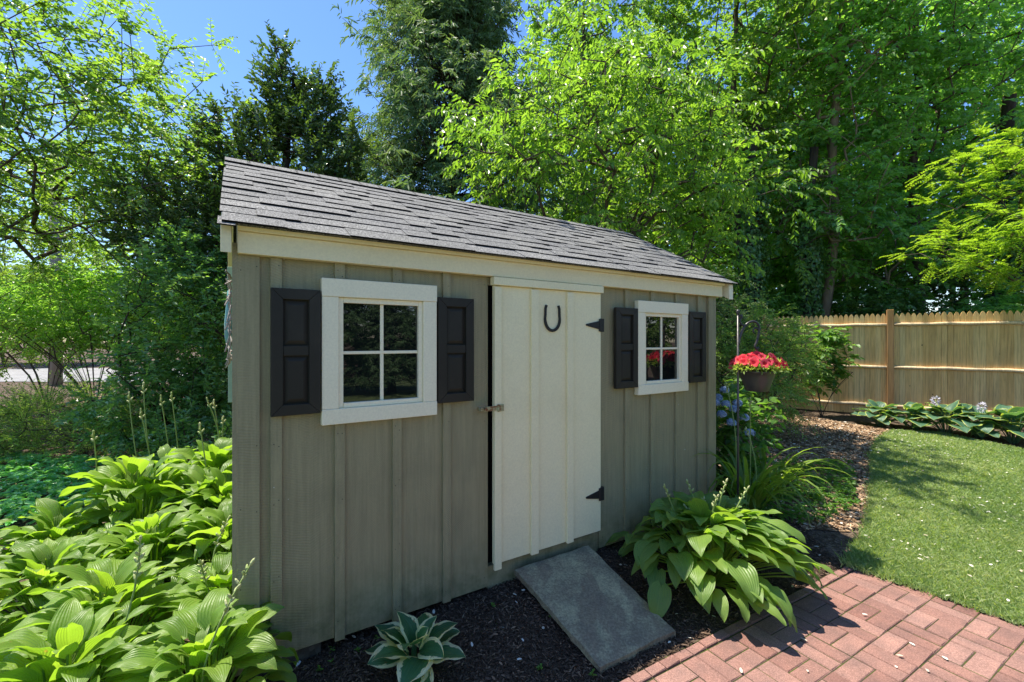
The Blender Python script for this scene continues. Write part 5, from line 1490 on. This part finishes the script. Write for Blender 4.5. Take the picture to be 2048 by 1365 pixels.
# shepherd's hook and hanging basket
def hook_and_basket():
    d = 3.53
    p = ray(1476, 1000, d); g = float(G(p.x, p.y))
    h = empty('shepherd_hook', (p.x, p.y, g), 0, 'black iron shepherd hook pole with a scroll standing by the shed', 'garden hook')
    zt = ray(1476, 628, d).z-g
    m = MB(); m.tube([(0, 0, -.05), (0, 0, zt)], .0085, 10); m.build('pole', M['hook'], h, smooth=True)
    m = MB(); m.lathe([(.004, zt-.01), (.013, zt-.004), (.010, zt+.006), (.016, zt+.018), (.012, zt+.030), (0, zt+.036)], 14); m.build('finial', M['hook'], h, smooth=True)
    pts = [(.006, 0, zt-.25), (.015, 0, zt-.195), (.04, 0, zt-.125), (.075, 0, zt-.080), (.115, 0, zt-.062), (.150, 0, zt-.072), (.170, 0, zt-.105), (.168, 0, zt-.155), (.152, 0, zt-.225), (.138, 0, zt-.260), (.150, 0, zt-.285), (.165, 0, zt-.27)]
    def smooth(pp, k=5):
        pp = [Vector(q) for q in pp]; out = []
        for i in range(len(pp)-1):
            a, b, c, e = pp[max(i-1, 0)], pp[i], pp[i+1], pp[min(i+2, len(pp)-1)]
            for j in range(k):
                t = j/k
                out.append(.5*((2*b)+(c-a)*t+(2*a-5*b+4*c-e)*t*t+(3*b-a-3*c+e)*t**3))
        return out+[pp[-1]]
    m = MB(); m.tube(smooth(pts), .0098, 8); m.build('hook', M['hook'], h, smooth=True)
    pts = [(.012, 0, zt-.025), (.026, 0, zt-.012), (.032, 0, zt-.028), (.018, 0, zt-.046), (.018, 0, zt-.068), (.035, 0, zt-.090), (.060, 0, zt-.092), (.080, 0, zt-.080)]
    m = MB(); m.tube(smooth(pts), .0080, 8); m.build('scroll', M['hook'], h, smooth=True)
    pts = [(.170, 0, zt-.135), (.150, 0, zt-.115), (.130, 0, zt-.120), (.122, 0, zt-.142), (.134, 0, zt-.155)]
    m = MB(); m.tube(smooth(pts), .0070, 8); m.build('scroll', M['hook'], h, smooth=True)
    # basket
    bp = ray(1514, 744, d); bz = bp.z
    r = empty('hanging_basket', (bp.x, bp.y, bz), 0, 'dark plastic hanging basket of bright red petunias on the black hook', 'flower basket')
    t = NT('dark_resin'); o = t.coord('Object')
    mt = t.done(t.principled(t.ramp(t.noise(o, 8, 3), [(.3, (.045, .040, .042)), (.7, (.075, .066, .062))]), .35, .5))
    n = 72; V = []; F = []; prof = [(.075, -.155), (.085, -.150), (.100, -.10), (.118, -.05), (.130, -.006), (.138, -.004), (.139, .010), (.131, .011), (.126, -.01), (.02, -.03)]
    for i, (rr, z) in enumerate(prof):
        for k in range(n):
            a = 2*math.pi*k/n + z*2.6
            q = rr*(1+(.012*math.cos(12*a*1.0) if .08 < rr < .131 and i < 5 else 0))
            V.append((q*math.cos(2*math.pi*k/n), q*math.sin(2*math.pi*k/n), z))
    for i in range(len(prof)-1):
        for k in range(n):
            k2 = (k+1) % n; F.append((i*n+k, i*n+k2, (i+1)*n+k2, (i+1)*n+k))
    F4 = np.array(F); V.append((0, 0, -.155)); c = len(V)-1
    F3 = np.array([(k, c, (k+1) % n)[::-1] for k in range(n)])
    npmesh('pot', V, [F4, F3], mt, r, smooth=True)
    hk = Vector((p.x+.150, p.y, g+zt-.280))-Vector((bp.x, bp.y, bz))
    for a in (0.3, 2.4, 4.5):
        m = MB(); m.tube([(.132*math.cos(a), .132*math.sin(a), .005), (hk.x, hk.y, hk.z)], .0018, 6); m.build('hanger_wire', M['hook'], r)
    n = 1500
    v = unit(RNG.normal(size=(n, 3))); v[:, 2] = np.abs(v[:, 2])*.9-.12; q = v*np.array([.205, .19, .11])*RNG.uniform(.45, 1.05, n)[:, None]; q[:, 2] += .025
    D = unit(v)+RNG.normal(size=(n, 3))*.5+np.array([0, 0, .2])
    Vv, Ff = leaves(q, D, np.array([0, 0, 1.])+RNG.normal(size=(n, 3))*.6, RNG.uniform(.024, .046, n), RNG.uniform(.012, .022, n))
    npmesh('foliage', Vv, Ff, LM['petunialeaf'], r, tint=np.repeat(RNG.uniform(0, 1, n), 2))
    fl = []
    rnd = random.Random(3)
    for k in range(46):
        for _ in range(50):
            a = rnd.uniform(0, 6.28); rr = .195*math.sqrt(rnd.random()); z = .125+.025*rnd.random()-.75*rr*rr*2.2
            c = Vector((rr*math.cos(a), rr*math.sin(a), z))
            if all((c-e).length > .034 for e in fl): break
        fl.append(c)
    fl.append(Vector((-.205, .0, .055))); fl.append(Vector((.215, -.03, .055))); fl.append(Vector((.19, -.09, .06)))
    for c in fl:
        nrm = Vector((c.x*1.1, c.y*1.1-.045, .09)).normalized(); a = nrm.orthogonal().normalized(); b = nrm.cross(a)
        V = [c-nrm*.014]; F = []; rr = rnd.uniform(.031, .041); m = 20
        for i in range(m):
            th = 2*math.pi*i/m; q = rr*(.86+.14*abs(math.cos(2.5*th)))
            V.append(c+(a*math.cos(th)+b*math.sin(th))*q*.45-nrm*.001)
        for i in range(m):
            th = 2*math.pi*i/m; q = rr*(.84+.16*abs(math.cos(2.5*th)))
            V.append(c+(a*math.cos(th)+b*math.sin(th))*q+nrm*(rnd.uniform(-.004, .003)))
        F3 = np.array([(0, 1+i, 1+(i+1) % m) for i in range(m)]); F4 = np.array([(1+i, 1+m+i, 1+m+(i+1) % m, 1+(i+1) % m) for i in range(m)])
        tn = rnd.uniform(.35, 1)
        npmesh('petunia', [tuple(x) for x in V], [F3, F4], M['red'], r, smooth=True, tint=np.concatenate([np.full(m, .05), np.full(m, tn)]))
hook_and_basket()

# ground cover at the left, weeds
def groundcover():
    poly = [(-4.05, 3.55), (-3.65, 4.3), (-4.3, 5.4), (-7.5, 6.0), (-7.5, 4.0), (-5, 3.3)]
    q = scatter(poly, 1500); n0 = len(q)
    k = 7; A = np.repeat(np.stack([q[:, 0], q[:, 1], G(q[:, 0], q[:, 1])+.10+.10*RNG.uniform(size=n0)], 1), k, 0)
    az = RNG.uniform(0, 6.28, len(A)); D = np.stack([np.cos(az), np.sin(az), RNG.normal(.05, .25, len(A))], 1)
    V, F = leaves(A, D, np.array([0, 0, 1.])+RNG.normal(size=A.shape)*.3, RNG.uniform(.05, .09, len(A)), RNG.uniform(.028, .045, len(A)))
    tag(npmesh('ground_cover', V, F, LM['spurge'], tint=np.repeat(np.clip(RNG.normal(.5, .2, len(A)), 0, 1), 2)), kind='stuff')
    # sparse weedy growth beside the lawn
    poly = P2((1480, 1040), (1640, 1060), (1720, 1010), (1700, 930), (1560, 930), (1480, 980))
    q = scatter(poly, 800); n0 = len(q)
    A = np.repeat(np.stack([q[:, 0], q[:, 1], G(q[:, 0], q[:, 1])+.03+.06*RNG.uniform(size=n0)], 1), 6, 0)
    az = RNG.uniform(0, 6.28, len(A)); D = np.stack([np.cos(az), np.sin(az), RNG.normal(.1, .3, len(A))], 1)
    V, F = leaves(A, D, np.array([0, 0, 1.])+RNG.normal(size=A.shape)*.35, RNG.uniform(.03, .055, len(A)), RNG.uniform(.014, .026, len(A)))
    tag(npmesh('weedy_ground_cover', V, F, LM['weed'], tint=np.repeat(np.clip(RNG.normal(.4, .2, len(A)), 0, 1), 2)), kind='stuff')
    spots = [(752, 1285), (665, 1310), (715, 1310), (664, 1335), (985, 1220), (1100, 1240), (1080, 1345), (640, 1350), (1185, 1360), (1108, 1225), (835, 1362), (845, 1356)]
    for i, s in enumerate(spots):
        p = at(*s); n = random.randint(5, 10)
        az = RNG.uniform(0, 6.28, n); D = np.stack([np.cos(az), np.sin(az), np.full(n, .35)], 1)
        A = np.stack([np.zeros(n), np.zeros(n), RNG.uniform(.004, .03, n)], 1)
        V, F = leaves(A, D, np.array([0, 0, 1.])+RNG.normal(size=A.shape)*.3, RNG.uniform(.014, .026, n), RNG.uniform(.009, .015, n))
        o = npmesh('seedling', V, F, LM['weed'], tint=np.repeat(RNG.uniform(.2, .9, n), 2)); o.location = (p.x, p.y, p.z+.01)
        tag(o, 'tiny green weed seedling sprouting in the dark mulch', 'seedling', 'weed seedlings in the dark mulch')
groundcover()
